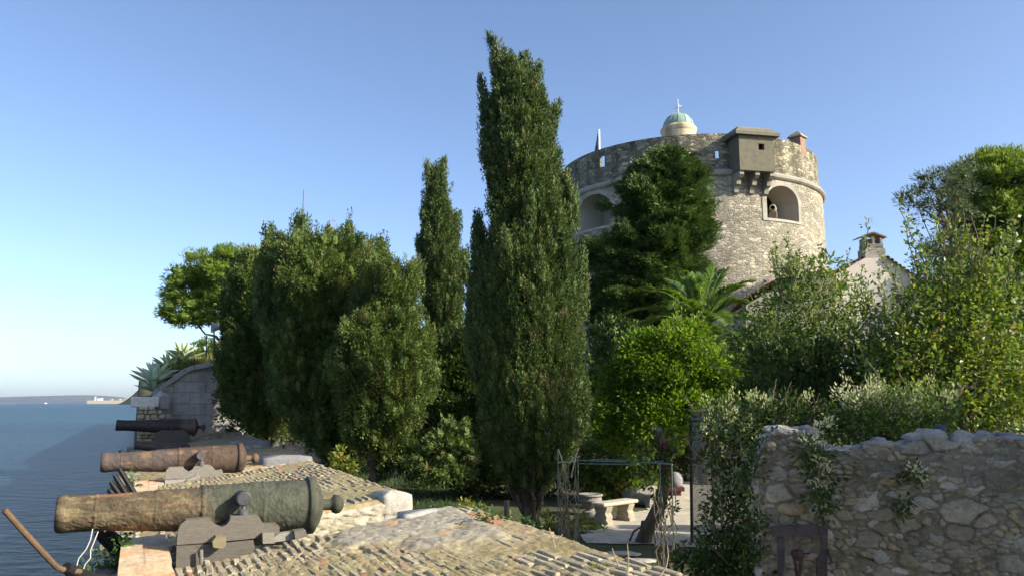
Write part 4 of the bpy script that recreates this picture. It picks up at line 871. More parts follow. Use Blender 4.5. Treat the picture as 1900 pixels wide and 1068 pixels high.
# dome turret
dc = at(1259, 240, 57.5); dc[2] = 0; zb_, zt_ = ZS + .4, at(1259, 236, 57.5)[2]; rD = 33 / F * 57.5 * .985
g = G(); g.lathe([(0, rD), (zt_ - zb_ - .55, rD), (zt_ - zb_ - .42, rD * 1.05), (zt_ - zb_ - .22, rD * 1.07), (zt_ - zb_ - .05, rD * .96), (zt_ - zb_, rD * .9)], np.array([dc[0], dc[1], zb_]), zz, TR, TV, 40, lambda t_, a_: lerp((.46, .42, .28), (.2, .17, .1), sst(fbm(a_ * 5, t_ * .4, 4) * 4 - 2.1))); ob('turret', g, M['plaster'], t, smooth=False)
ztop = at(1259, 211, 57.5)[2]; hD = ztop - zt_; th = np.linspace(0, math.pi / 2, 14)
tu = bpy.data.objects['turret']
g = G(); g.lathe([(zt_ + hD * math.sin(x), max(rD * .89 * math.cos(x), .0)) for x in th], np.array([dc[0], dc[1], 0.]), zz, TR, TV, 40, lambda t_, a_: lerp((.17, .27, .22), (.29, .38, .32), fbm(a_ * 6, t_ * .6, 14))); dm = ob('dome', g, M['copper'], tu, smooth=True)
g = G()
for k in range(12):
    a = k * math.pi / 6; g.tube([np.array([dc[0], dc[1], 0]) + (TR * math.cos(a) + TV * math.sin(a)) * rD * .895 * math.cos(x) + zz * (zt_ + hD * 1.004 * math.sin(x)) for x in th[:-1]], .022, 5, (.2, .3, .25))
ob('seam', g, M['copper'], dm)
g = G(); pz = np.array([dc[0], dc[1], ztop]); H = at(1259, 184, 57.5)[2] - ztop; g.tube([pz - zz * .1, pz + zz * H], .04, 6, (.4, .42, .46)); g.tube([pz + zz * H * .38 - TR * .42, pz + zz * H * .38 + TR * .42], .022, 6, (.4, .42, .46)); g.tube([pz + zz * H * .38 - TV * .42, pz + zz * H * .38 + TV * .42], .022, 6, (.4, .42, .46))
ob('cross', g, M['iron'], dm)
g = G(); q = pz + zz * H * .55; g.prism([q + TR * u + zz * w for u, w in [(-.32, .12), (-.1, .02), (.05, .1), (.34, -.02), (.2, -.14), (-.02, -.12), (-.18, 0)]], TV * .03, (.75, .76, .78)); ob('weather_vane', g, M['paint'], dm)
# brick chimney pot on the rim
fr, _ = phi_of(1486, 275, 8.9); cp = tp(fr, 0, 8.7); zr = z_of(1490, 250, 8.7); n = tn(fr); tt = TV * math.sin(fr) + TR * math.cos(fr)
g = G(); g.box([cp[0], cp[1], zr - 1.15], .75, .75, 1.3, X=n, Yv=tt, tint=(.25, .165, .115), bev=.02); ch = ob('chimney', g, M['rust'], t)
g = G(); f = np.linspace(0, 2 * math.pi, 5); q = np.array([cp[0], cp[1], zr - .5])
g.lathe([(0, .0), (0, .68), (.08, .66), (.2, .5), (.34, .3), (.44, .12), (.5, .0)], q, zz, unit(n + tt), unit(n - tt), 4, (.34, .26, .17)); ob('chimney_cap', g, M['cement'], ch)
# flag
fp = at(1112, 270, 56); t = thing('flagpole', 'white flagpole with a furled dark blue flag on the tower', 'flagpole', [fp[0], fp[1], ZS + .6])
g = G(); zt2 = at(1112, 241, 56)[2]; g.tube([[fp[0], fp[1], ZS + .5], [fp[0] - .03, fp[1], zt2]], .09, 8, (.7, .7, .7)); ob('pole', g, M['paint'], t)
g = G(); s, k = np.meshgrid(np.linspace(0, 1, 12), np.linspace(0, 1, 14), indexing='ij'); zf0, zf1 = at(1112, 280, 56)[2], at(1112, 246, 56)[2]
wv = .1 * np.sin(s * 14 + k * 3); P = np.stack([fp[0] - .1 - s * .3 * (1 - k * .85), fp[1] + wv, zf0 + (zf1 - zf0) * k - .3 * s], -1); g.grid(P, (.03, .05, .16)); g.grid(P + [0, .012, 0], (.03, .05, .16)); ob('flag', g, M['paint'], t)

# ================================================================== HOUSES
HY = 38.0
t = thing('gabled_house', 'pale stucco house gable with a chimney and tiled edges', 'house', [*at(1640, 600, HY)[:2], 1.0])
og = [(1548, 640), (1552, 508), (1604, 479), (1645, 478), (1725, 532), (1740, 640)]
g = G(); V = [at(x, y, HY) for x, y in og]; g.prism(V, (.6, 7, 0), (.52, .47, .40)); ob('wall', g, M['plaster'], t)
rf = G()
def tiles(g, p, q, dep, ncol, rg, tint=(.42, .22, .14), drop=None):
    """rows of half round tiles between edge p-q and the depth vector"""
    p, q, dep = (np.asarray(k, float) for k in (p, q, dep)); L = np.linalg.norm(q - p); e = (q - p) / L; nrm = unit(np.cross(e, unit(dep))); nrm = nrm if nrm[2] > 0 else -nrm
    nr = max(2, int(np.linalg.norm(dep) / .34)); w = L / ncol; d = unit(dep)
    for r_ in range(nr):
        for c_ in range(ncol):
            o = p + e * w * (c_ + .5) + dep * r_ / nr + nrm * rg.uniform(0, .02); a = np.linspace(0, math.pi, 6); k = np.array([0, .40])
            P = np.stack([[o + d * kk + e * math.cos(x) * w * (.5 - .06 * kk) + nrm * (math.sin(x) * w * .45 + .03 * (1 - kk)) for x in a] for kk in k]); g.grid(P, np.array(tint) * rg.uniform(.6, 1.3) * np.array([1, rg.uniform(.9, 1.15), rg.uniform(.85, 1.2)]))
rg = np.random.default_rng(2)
tiles(rf, at(1546, 512, HY - .2), at(1606, 478, HY - .2), (.6, 7.2, 0), 8, rg); ob('roof', rf, M['tile'], t); rf = G(); tiles(rf, at(1643, 477, HY - .2), at(1732, 537, HY - .2), (.6, 7.2, 0), 12, rg, (.36, .24, .18)); ro = ob('roof', rf, M['tile'], t)
g = G(); p = at(1624, 470, HY + .3); w = 40 / F * HY; g.box(p + [0, .4, -.1], w * 1.0, .8, .7, tint=(.30, .28, .23), bev=.02); g.box(p + [0, .4, .36], w * .88, .7, .26, tint=(.24, .22, .18), bev=.02)
for dx in (-.38, .0, .38): g.box(p + [dx, .4, .62], .12, .6, .34, tint=(.3, .28, .23), bev=.01)
cm = ob('chimney', g, M['cement'], t)
g = G(); a = p + [0, .05, .8]; g.prism([a + [-.66, 0, 0], a + [-.66, 0, .05], a + [0, 0, .30], a + [.66, 0, .05], a + [.66, 0, 0], a + [0, 0, .22]], (0, .9, 0), (.36, .27, .2)); ob('chimney_cap', g, M['tile'], cm)
t = thing('outbuilding', 'low building with a reddish tiled roof half hidden by vines', 'house', [*at(1420, 600, 36)[:2], 1.2])
g = G(); g.prism([at(x, y, 36) for x, y in [(1384, 650), (1384, 566), (1450, 528), (1540, 506), (1548, 650)]], (1, 6, 0), (.3, .275, .24)); ob('wall', g, M['plaster'], t)
g = G(); tiles(g, at(1368, 566, 35.6), at(1448, 519, 35.6), (1, 6.5, .0), 9, rg, (.46, .24, .15)); ob('roof', g, M['tile'], t); g = G(); tiles(g, at(1446, 521, 35.6), at(1550, 506, 35.6), (1, 6.5, .3), 12, rg, (.44, .26, .17)); ob('roof', g, M['tile'], t)
g = G(); p = at(1478, 548, 35.9); g.box(p, .7, .3, .5, tint=(.03, .03, .03), bev=.02); ob('window', g, M['iron'], t)

# ================================================================== RIGHT WALL
RW0 = np.array([2.52, 8.45]); RD = np.array([.985, -.17]); RD /= np.linalg.norm(RD); RN = np.array([-.17, -.985, 0]); RN /= np.linalg.norm(RN); RD3 = np.array([*RD, 0])
def on_rw(px, py):
    r = ray(px, py); A = np.array([[r[0], -RD[0]], [r[1], -RD[1]]]); s, u = np.linalg.solve(A, RW0); return u, EYE + r[2] * s
tops = [(1405, 850), (1420, 812), (1432, 800), (1450, 794), (1478, 800), (1500, 798), (1512, 822), (1530, 834), (1560, 836), (1600, 832), (1640, 822), (1680, 826), (1700, 812), (1722, 806), (1760, 818), (1800, 815), (1835, 808), (1860, 815), (1900, 812), (2000, 812), (2300, 815)]
TU = np.array([on_rw(*q) for q in tops])
t = thing('rubble_wall', 'shaded rough stone garden wall with a ragged top at the right', 'wall', [*(RW0 + RD * 2), 0])
us_ = np.arange(TU[0, 0], 7.5, .0125); ks = np.linspace(0, 1, 230); U, K = np.meshgrid(us_, ks, indexing='ij')
tz = np.interp(U, TU[:, 0], TU[:, 1]) + .05 * (fbm(U * 5, 0 * U, 2) - .5); V = -.3 + K * (tz + .3)
wu, wv_ = U + .06 * (fbm(U * 4, V * 4, 1) - .5), V + .06 * (fbm(U * 4, V * 4, 2) - .5)
e1, b1, b2 = cells(wu, wv_, .25, .16, 5, .98); e2, s1, s2 = cells(wu, wv_, .105, .058, 6, .98)
big = b1 > .66; st = np.where(big, sst((e1 - .09) / .07), sst((e2 - .10) / .12) * (s1 > .22))
hh = np.where(big, st * (.018 + .02 * b2), st * (.008 + .018 * s2)) + .035 * fbm(U * 16, V * 16, 7) + .012 * fbm(U * 50, V * 50, 17) + .05 * (fbm(U * 1.5, V * 1.5, 9) - .5)
fl = (fbm(U * 7 + b1 * 40, V * 7, 14) - .5) * .03; hh = hh + st * fl
tone = np.where(big, b2, s2); nz_ = fbm(U * 20, V * 20, 8)[..., None]
col = lerp((.18, .168, .135), (.34, .32, .27), tone); col = np.where((tone > .82)[..., None], np.array([.30, .25, .17]), col); col = lerp(np.array([.175, .162, .132]) * (.75 + .5 * nz_), col * (.75 + .5 * nz_), st)
col = col * lerp((.72, .7, .62), (1.08, 1.08, 1.06), sst(fbm(U * .8, V * .8, 30) * 2.2 - .5))
P = RW0[0] * np.array([1, 0, 0]) + RW0[1] * np.array([0, 1, 0]) + U[..., None] * RD3 + RN * hh[..., None]; P[..., 2] = V
g = G(); g.grid(P, col, flip=True)

ks2 = np.linspace(0, .5, 40)[None]; Ve = P[0][:, 2][:, None] + 0 * ks2; e3, q1, q2 = cells(ks2 + 0 * Ve, Ve, .2, .13, 15); m3 = sst(e3 / .2)
Pe = P[0][:, None] - RN * ks2[..., None] - RD3 * ((m3 * .05 * (.3 + q1) + .05 * (fbm(ks2 * 4 + 0 * Ve, Ve * 4, 3) - .5)) * sst(ks2 * 20))[..., None]; g.grid(Pe, lerp((.2, .19, .15), lerp((.27, .255, .21), (.42, .4, .34), q2), m3))
g.grid(np.stack([P[:, -1], P[:, -1] - RN * .25 + [0, 0, .03], P[:, -1] - RN * .5 - [0, 0, .03]], 1), (.3, .285, .25)); g.grid(P[::20, ::10] - RN * .5, (.3, .28, .24))
ob('masonry', g, M['rock'], t, smooth=True)
g = G(); rk = np.random.default_rng(12); u = TU[1, 0]
while u < 7.3:
    r_ = rk.uniform(.03, .11); z = np.interp(u, TU[:, 0], TU[:, 1]); p = np.array([*(RW0 + RD * u), z]) - RN * rk.uniform(.0, .3) - [0, 0, r_ * .2]
    g.rock(p, r_, int(u * 1000), np.array((.27, .26, .24)) * rk.uniform(.6, 1.25), (1.35, 1, rk.uniform(.45, .85)), 6); u += r_ * rk.uniform(.3, 1.0)
def wstone(px, py, r_, sd, sq): uu, z = on_rw(px, py); g.rock(np.array([*(RW0 + RD * uu), z]) - RN * .08, r_, sd, np.array((.29, .285, .27)), sq, 9)
for q in ((1730, 815, .16, 1, (1, .7, .8)), (1712, 822, .1, 2, (1.1, .8, .7)), (1800, 822, .15, 3, (1, .7, 1)), (1840, 822, .12, 4, (1.3, .8, .6)), (1880, 822, .13, 5, (1.4, .8, .5)), (1450, 805, .11, 6, (1, .8, 1)), (1430, 822, .1, 7, (1, 1, 1))): wstone(*q)
ob('top_stone', g, M['rock'], t)
g = G()
for k in range(330):
    u = rk.uniform(TU[1, 0] + .1, 6.6); z = rk.uniform(.55, np.interp(u, TU[:, 0], TU[:, 1]) - .06); r_ = .03 + .065 * rk.uniform() ** 2.2
    c = np.array(lerp((.16, .15, .12), (.37, .355, .31), rk.uniform() ** 1.3)); c = c * ((1.08, 1.0, .82) if rk.uniform() < .2 else (1, 1, 1)) * rk.uniform(.8, 1.1)
    n0 = len(g.v); g.rock((0, 0, 0), 1, 900 + k, c, (1, 1, 1), 7); V = g.v[n0] * np.array([r_ * rk.uniform(1.1, 1.9), r_ * .45, r_ * rk.uniform(.6, 1.0)]); q = rk.normal() * .25
    V = np.stack([V[:, 0] * math.cos(q) - V[:, 2] * math.sin(q), V[:, 1], V[:, 0] * math.sin(q) + V[:, 2] * math.cos(q)], -1)
    g.v[n0] = np.array([*(RW0 + RD * u), z]) + RN * .024 + V[:, :1] * RD3 - V[:, 1:2] * RN + V[:, 2:] * zz
ob('set_stone', g, M['rock'], t)
uu, z = on_rw(1773, 806); g = G(); p = np.array([*(RW0 + RD * uu), z]) - RN * .42; g.rock(p, .11, 77, (.06, .075, .12), (.75, .5, 1.15), 8)
ob('dark_stone', g, M['rock'], label='dark blue grey stone standing upright behind the wall top', cat='stone', loc=p)
# rusty frame and lantern against the wall
def rwp(px, py, d): r = ray(px, py); A = np.array([[r[0], -RD[0]], [r[1], -RD[1]]]); s, u = np.linalg.solve(A, RW0 + RN[:2] * d); return np.array([*(RW0 + RN[:2] * d + RD * u), EYE + r[2] * s])
t = thing('iron_gateway', 'rusty iron door frame leaning on the rubble wall', 'frame', rwp(1490, 1066, .15) * [1, 1, 0])
def bar(par, nm, pxs, d, th, tint): g = G(); g.prism([rwp(x, y, d) for x, y in pxs], RN * -th, tint); ob(nm, g, M['rust'], par)
bar(t, 'top_plate', [(1432, 975), (1520, 972), (1522, 992), (1433, 996)], .17, .03, (.06, .048, .05))
bar(t, 'side_plate', [(1443, 997), (1456, 996), (1456, 1048), (1444, 1100)], .175, .03, (.055, .048, .058)); bar(t, 'side_plate', [(1520, 974), (1536, 980), (1534, 1180), (1514, 1180), (1516, 1040), (1526, 1020)], .18, .03, (.058, .043, .043))
p = rwp(1536, 1018, .2); g = G(); g.tube([p, p + [0.02, 0, -.07], p + [0.03, 0, -.12], p + [.0, 0, -.14]], .014, 6, (.04, .04, .045)); ob('latch', g, M['iron'], t)
p = rwp(1479, 1018, .3); t = thing('lantern', 'small red brown iron lantern in front of the rubble wall', 'lantern', [p[0], p[1], 0])
g = G(); g.lathe([(0, .012), (-.01, .055), (-.06, .06), (-.1, .042)], p, zz, RD3, RN, 8, (.05, .026, .022)); ob('cap', g, M['rust'], t)
g = G()
for a in range(6): a *= math.pi / 3; d = RD3 * math.cos(a) + RN * math.sin(a); g.tube([p + d * .042 - zz * .1, p + d * .028 - zz * .21], .006, 5, (.05, .026, .023))
g.lathe([(-.205, .0), (-.205, .035), (-.24, .03), (-.28, .014)], p, zz, RD3, RN, 8, (.05, .026, .023)); ob('cage', g, M['rust'], t)
g = G(); g.tube([p - zz * .28, [p[0], p[1], 0]], .016, 8, (.05, .026, .023)); ob('post', g, M['rust'], t)
g = G(); g.tube([p + [-.0, 0, -.05], p + RD3 * .12 - zz * .03], .008, 5, (.03, .03, .03)); ob('arm', g, M['iron'], t)
# terrace wall farther right
g = G(); o = at(1868, 640, 14.5); us_ = np.arange(0, 6, .03); V_ = np.arange(-.5, 1.55, .03); U, V = np.meshgrid(us_, V_, indexing='ij'); e, c1, c2 = cells(U, V, .26, .15, 41); m = sst(e / .2)
P = o * np.array([1, 1, 0]) + U[..., None] * np.array([1, -.05, 0]) + (m * .06 * (.4 + c1))[..., None] * np.array([0, -1, 0]); P[..., 2] = at(1868, 610, 14.5)[2] - 1.5 + V + .15 * (fbm(U * 3, 0 * U, 6) - .5)
g.grid(P, lerp((.2, .18, .15), lerp((.3, .28, .24), (.46, .42, .36), c2), m), flip=True); g.grid(np.stack([P[:, -1], P[:, -1] + [0, .5, 0]]), (.4, .38, .33)); g.grid(np.stack([P[0], P[0] + [0, .5, 0]]), (.4, .38, .33))
ob('terrace_wall', g, M['rock'], label='dry stone terrace wall behind the leafy tree at far right', cat='wall', loc=o)
# clouded plastic shelter beside the wall
t = thing('garden_shelter', 'lean-to shelter of clouded plastic sheet with a dark frame', 'shelter', [*at(1300, 1005, 15.3)[:2], 0])
E = [at(1281, 780, 15.3), at(1332, 746, 15.9), at(1472, 738, 15.9), at(1405, 780, 15.3)]; B0 = [atz(1284, 1006, 0), E[3] * [1, 1, 0]]
g = G(); g.prism([E[0], E[3], B0[1], B0[0]], (0, .015, 0), 1.0); ob('side_sheet', g, M['sheet'], t)
g = G(); g.prism([E[0], E[1], E[2], E[3]], (0, 0, .02), (.2, .2, .18)); ob('roof_sheet', g, M['sheet'], t)
g = G(); g.tube([E[0], B0[0]], .03, 6, (.03, .03, .028)); g.tube([E[0], E[1]], .03, 6, (.03, .03, .028)); g.tube([E[1], E[2]], .045, 6, (.03, .03, .028)); g.tube([E[0], E[3]], .02, 6, (.05, .05, .045)); p = at(1322, 900, 15.28); g.tube([[p[0], p[1], 0], [p[0], p[1], 2.2]], .02, 6, (.06, .05, .04)); g.tube([E[3], B0[1]], .03, 6, (.03, .03, .03)); g.tube([E[1], E[1] * [1, 1, 0]], .03, 6, (.03, .03, .03)); ob('frame', g, M['iron'], t)

# ================================================================== GARDEN FURNITURE
# stone bench
by = 18.0; bc = atz(1143, 968, 0); t = thing('stone_bench', 'pale stone bench on two carved legs on the gravel', 'bench', bc)
A0, A1 = at(1103, 940, 17.55), at(1178, 933, 18.5); d = unit((A1 - A0) * [1, 1, 0]); nn = np.cross(zz, d); zt = .45; mid = (A0 + A1) / 2; mid[2] = 0; L = np.linalg.norm((A1 - A0)[:2]) * .86
g = G(); g.box(mid + zz * (zt - .04), L, .38, .075, X=d, Yv=nn, tint=(.44, .40, .30), bev=.03); ob('seat', g, M['stone'], t)
for s in (-.33, .30):
    g = G(); c = mid + d * L * s; pf = [(-.2, 0), (-.2, .06), (-.16, .08), (-.17, .16), (-.13, .22), (-.17, .30), (-.19, .355), (.19, .355), (.17, .30), (.13, .22), (.17, .16), (.16, .08), (.2, .06), (.2, 0)]
    g.prism([c - d * .11 + nn * x + zz * z * 1.03 for x, z in pf], d * .2, (.32, .28, .21)); ob('leg', g, M['stone'], t)
# urn
uc = at(1096, 930, 19.2); uc[2] = 0; t = thing('stone_urn', 'weathered grey stone urn in shade left of the bench', 'urn', uc)
zu = at(1096, 915, 19.2)[2]; g = G(); g.lathe(np.array([(0, .2), (.1, .2), (.14, .12), (.22, .1), (.3, .2), (.48, .27), (.6, .25), (.64, .29), (.70, .28), (.66, .2), (.5, .02)]) * [zu / .7, 1], uc, zz, np.array([1., 0, 0]), np.array([0, 1., 0]), 24, (.2, .19, .165)); ob('bowl', g, M['stone'], t)
# boulder on a dark red slab
sc_ = at(1252, 909, 23.0); sc_[2] = gz(sc_[0], sc_[1]); t = thing('red_slab', 'dark red flat slab on a low foot beside the gravel path', 'slab', sc_)
zs_ = at(1252, 905, 23)[2]; g = G(); g.box([sc_[0], sc_[1], zs_], .46, .5, .12, tint=(.06, .02, .026), bev=.015); ob('top', g, M['paint'], t); g = G(); g.box([sc_[0], sc_[1], (zs_ - .06) / 2 ], .3, .3, max(zs_ - .06, .05), tint=(.09, .03, .035), bev=.01); ob('foot', g, M['paint'], t)
e = np.array([sc_[0] + .02, sc_[1], zs_ + .06]); g = G(); g.lathe([(0, .16), (.05, .2), (.2, .21), (.3, .17), (.37, .09), (.4, 0)], e, zz, np.array([1., 0, 0]), np.array([0, 1., 0]), 24, (.2, .2, .215)); ob('rounded_stone', g, M['stone'], label='grey rounded stone standing on the dark red slab', cat='stone', loc=e, smooth=True)
# iron pergola with dry stems
t = thing('iron_arbour', 'thin green iron arbour with dry vine stems beside the path', 'arbour', atz(1055, 1008, 0))
fz = lambda px, py, Y: at(px, py, Y)
rods = [(1035, 15.0, 832, 1030), (1072, 15.6, 838, 1012), (1224, 13.6, 858, 1060), (1246, 13.3, 860, 1070)]
for px, Y, y0, y1 in rods: g = G(); a = at(px, y0, Y); g.tube([a, [a[0], a[1], 0]], .012, 6, (.08, .11, .09)); ob('upright', g, M['paint'], t)
for (x0, y0, Y0), (x1, y1, Y1) in (((1072, 853, 15.6), (1226, 858, 13.6)), ((1035, 857, 15), (1072, 854, 15.6)), ((1072, 859, 15.6), (1180, 861, 14.2)), ((1224, 858, 13.6), (1248, 861, 13.3)), ((1095, 851, 15.9), (1230, 855, 14))):
    g = G(); g.tube([at(x0, y0, Y0), at(x1, y1, Y1)], .011, 6, (.13, .18, .15)); ob('rail', g, M['paint'], t)
rs = np.random.default_rng(21); g = G()
for k in range(13):
    x = rs.uniform(1032, 1074); a = atz(x + rs.uniform(-5, 8), 1010, 0); b = at(x + rs.uniform(-6, 6), rs.uniform(835, 880), 15.2 + rs.uniform(-.3, .4)); g.tube(limb(a, b, rs, 10, .03), np.linspace(.016, .006, 10), 5, (.2, .18, .12))
for q in ([(1050, 880), (1042, 850), (1036, 832)], [(1060, 885), (1068, 845), (1074, 830)], [(1056, 860), (1064, 848), (1078, 846)]): g.tube([at(x, y, 15.2) for x, y in q], [.018, .014, .008], 6, (.3, .27, .2))
ob('vine_stem', g, M['bark'], t)
g = G()
for k in range(10):
    x = rs.uniform(1212, 1252); a = atz(x + rs.uniform(-4, 14), 1060, 0); b = at(x, rs.uniform(870, 930), 13.5 + rs.uniform(-.3, .3)); g.tube(limb(a, b, rs, 10, .03), np.linspace(.014, .007, 10), 5, (.1, .085, .06))
ob('cane', g, M['bark'], t)
# curved trunk with a stub
bt = atz(1196, 1004, 0); t = thing('curved_tree', 'dark curved trunk with leafy top leaning over the path', 'tree', bt)
Yt = bt[1]; pts = [at(x, y, Yt - k * .2) for k, (x, y) in enumerate([(1192, 1010), (1200, 985), (1212, 962), (1224, 935), (1232, 900), (1234, 860), (1230, 825), (1222, 795)])]
g = G(); g.tube(pts, [.16, .13, .125, .115, .1, .09, .07, .05], 12, (.10, .085, .065)); g.tube([at(1196, 1000, Yt), at(1194, 985, Yt - .05), at(1194, 966, Yt - .1)], [.09, .06, .045], 9, (.08, .07, .05)); g.tube([at(1168, 1003, Yt), at(1176, 985, Yt), at(1192, 975, Yt)], [.02, .02, .02], 6, (.1, .08, .06)); ob('trunk', g, M['bark'], t)
P, N = blobs(Yt - 1.2, [(1232, 850, 18, 40), (1218, 880, 22, 26), (1238, 920, 10, 30), (1205, 838, 30, 16)], 55, rs); leaf_obj('crown', [tufts(P, N, .12, 14, .11, .05, rs)], M['dark'], t)
P, N = blobs(Yt - 1.3, [(1229, 826, 4, 8), (1228, 869, 2, 3)], 200, rs); leaf_obj('blossom', [tufts(P, N, .03, 10, .05, .05, rs)], M['pink'], t)
# stepping stones in the shade
for k, (x, y, w, lb) in enumerate(((1095, 985, .5, 'flat pale stepping stone nearest the bench'), (1110, 1004, .6, 'wide flat stepping stone left of the curved trunk'), (1150, 1028, .6, 'flat stepping stone in dappled shade below the curved trunk'), (1085, 1022, .45, 'small flat stepping stone beside the dry vine stems'), (1195, 1040, .5, 'flat stepping stone beside the thin canes'))):
    p = atz(x, y, 0); g = G(); g.rock(p + [0, 0, .015], w * .5, 300 + k, (.4, .37, .3), (1.1, .8, .1), 8); ob('stepping_stone', g, M['stone'], label=lb, cat='stepping stone', group='stepping stones in the garden', loc=p)

# ================================================================== TREES
def thin(P, N, s, rng):
    """one point per box of size s: sprays that stand apart"""
    o = rng.permutation(len(P)); P, N = P[o], N[o]; s = np.asarray(s) * np.ones(3)
    q = np.floor(P / s + rng.uniform(0, 1, 3)).astype(np.int64); _, i = np.unique(q @ np.array([73856093, 19349663, 83492791]), return_index=True); return P[i], N[i]
def prof_tree(name, label, cat, Y, tbl, n, r, k, L, Wd, mat, seed, trunk_px, extra=(), group=None, tr=(.16, .05), nlimb=6, lob=.16, mz=2.2, inner=.25, tint=(.12, .095, .07), depth=1.0, cell=(.24, .36, .13), sp=.2, **kw):
    rg = np.random.default_rng(seed); n = int(n); P, N = profile_pts(tbl, Y, n, rg, lob, mz, inner, depth, cell=cell, pad=r * 1.15)
    for (b, tip, rad, m) in extra:
        m *= 3; p, q = plume_pts(at(*b[:2], Y + (b[2] if len(b) > 2 else 0)), at(*tip[:2], Y + (tip[2] if len(tip) > 2 else 0)), rad, m, rg); P = np.concatenate([P, p]); N = np.concatenate([N, q])
    P1, N1 = thin(P, N, np.asarray(sp) * .62, rg); P, N = thin(P, N, sp, rg); P1 = P1 + rg.normal(size=P1.shape) * r * .5 + N1 * r * .35
    bx = at(trunk_px, 900, Y); base = np.array([bx[0], Y, float(gz(bx[0], Y))]); t = thing(name, label, cat, base, group)
    k2 = dict(kw); k2['core'] = 0; k2['cvar'] = .28; k2['squash'] = (.8, .8, 1.5 * kw['squash'][2])
    leaf_obj('crown', [tufts(P, N, r, k, L, Wd, rg, **kw), tufts(P1, N1, r * .55, int(k * .42), L * 1.1, Wd, rg, **k2)], M[mat], t)
    zc = P[:, 2].max(); pc = P[P[:, 2] > np.quantile(P[:, 2], .6)].mean(0)
    lim = [P[i] * .5 + np.array([bx[0], Y, P[i][2] - .3]) * .5 for i in rg.choice(len(P), nlimb, replace=False)]
    trunk_obj(t, base - [0, 0, .15], [pc[0], pc[1], zc * .8 + .2 * pc[2]], tr[0], tr[1], rg, lim, tint); return t
# the big cypress
big = [(88, 920, 928), (105, 916, 942), (125, 917, 968), (150, 920, 992), (170, 918, 1004), (200, 908, 1020), (240, 899, 1030), (300, 896, 1040), (350, 904, 1048), (400, 905, 1056), (450, 902, 1066), (500, 890, 1076), (560, 878, 1084), (620, 876, 1088), (680, 880, 1092), (740, 884, 1094), (790, 890, 1092), (830, 905, 1075), (870, 925, 1050), (905, 950, 1015)]
t = prof_tree('cypress', 'tallest cypress, dense dark column with leaning tips before the tower', 'tree', 17.4, big, 22000, .095, 80, .062, .026, 'cypress', 1, 985,
    [((940, 200), (914, 80), .13, 120), ((965, 180), (975, 104), .13, 70), ((915, 300), (893, 150), .12, 110), ((1015, 250), (1034, 196), .1, 60), ((985, 180), (1000, 126), .1, 50), ((930, 110), (908, 70), .05, 14), ((900, 560), (886, 405, .4), .22, 330), ((1060, 420), (1052, 330), .15, 70), ((1060, 600), (1085, 470), .2, 130), ((895, 700), (876, 520), .2, 200), ((950, 640), (938, 440, -1.2), .22, 200), ((1010, 700), (1000, 470, -1.25), .22, 220), ((970, 560), (985, 360, -1.0), .2, 180)],
    tr=(.2, .05), sp=(.165, .165, .21), core=.5, stretch=.5, lob=.15, mz=3.2, inner=.12, up=.9, out=.75, rnd=.55, cvar=.2, squash=(1, 1, 1.45), nlimb=4)
rg = np.random.default_rng(40); g = G(); b = LOC[t.name]
for k in range(16):
    a = rg.uniform(0, 6.28); g.tube(limb(b + [.12 * math.cos(a), .12 * math.sin(a), rg.uniform(-.05, .4)], b + [.75 * math.cos(a), .75 * math.sin(a), rg.uniform(1.5, 2.3)], rg, 7, .04), np.linspace(.05, .02, 7), 6, (.07, .056, .042))
ob('lower_limb', g, M['bark'], t)
prof_tree('cypress', 'slim cypress with a forked top standing farther back', 'tree', 31, [(305, 808, 824), (330, 795, 826), (360, 788, 832), (400, 781, 842), (450, 778, 852), (500, 776, 860), (550, 780, 864), (590, 785, 862), (620, 795, 858), (650, 805, 850)], 9000, .14, 80, .09, .036, 'cypress', 2, 822,
    [((806, 380), (793, 306), .16, 90), ((815, 370), (822, 298), .16, 100), ((840, 430), (848, 400), .2, 50), ((790, 480), (778, 440), .2, 60), ((855, 530), (866, 470), .2, 70), ((820, 520), (812, 400, -.7), .25, 110)], tr=(.2, .05), sp=(.25, .25, .32), core=.5, stretch=.5, lob=.16, mz=2.5, inner=.12, up=.9, out=.75, rnd=.6, cvar=.2, squash=(1, 1, 1.4))
JG = 'bushy dark evergreens beside the rampart'
jk = dict(core=.5, stretch=.75, cell=(.95, .85, .5), lob=.26, mz=2.6, inner=.06, up=.55, out=.85, rnd=.75, cvar=.22, squash=(1, 1, 1.1))
prof_tree('juniper', 'darkest bushy evergreen next to the block wall, trunk showing', 'tree', 28.3, [(490, 470, 560), (515, 440, 570), (540, 420, 575), (570, 412, 580), (620, 418, 580), (680, 418, 575), (720, 418, 570), (760, 430, 560), (790, 455, 545), (810, 480, 530)], 11000, .19, 125, .09, .04, 'juniper', 3, 505, [((480, 600), (440, 505), .45, 90), ((440, 690), (418, 640), .35, 70), ((540, 560), (520, 450), .4, 90), ((440, 760), (425, 690), .35, 70)], JG, tr=(.2, .07), tint=(.10, .09, .08), sp=.36, **jk)
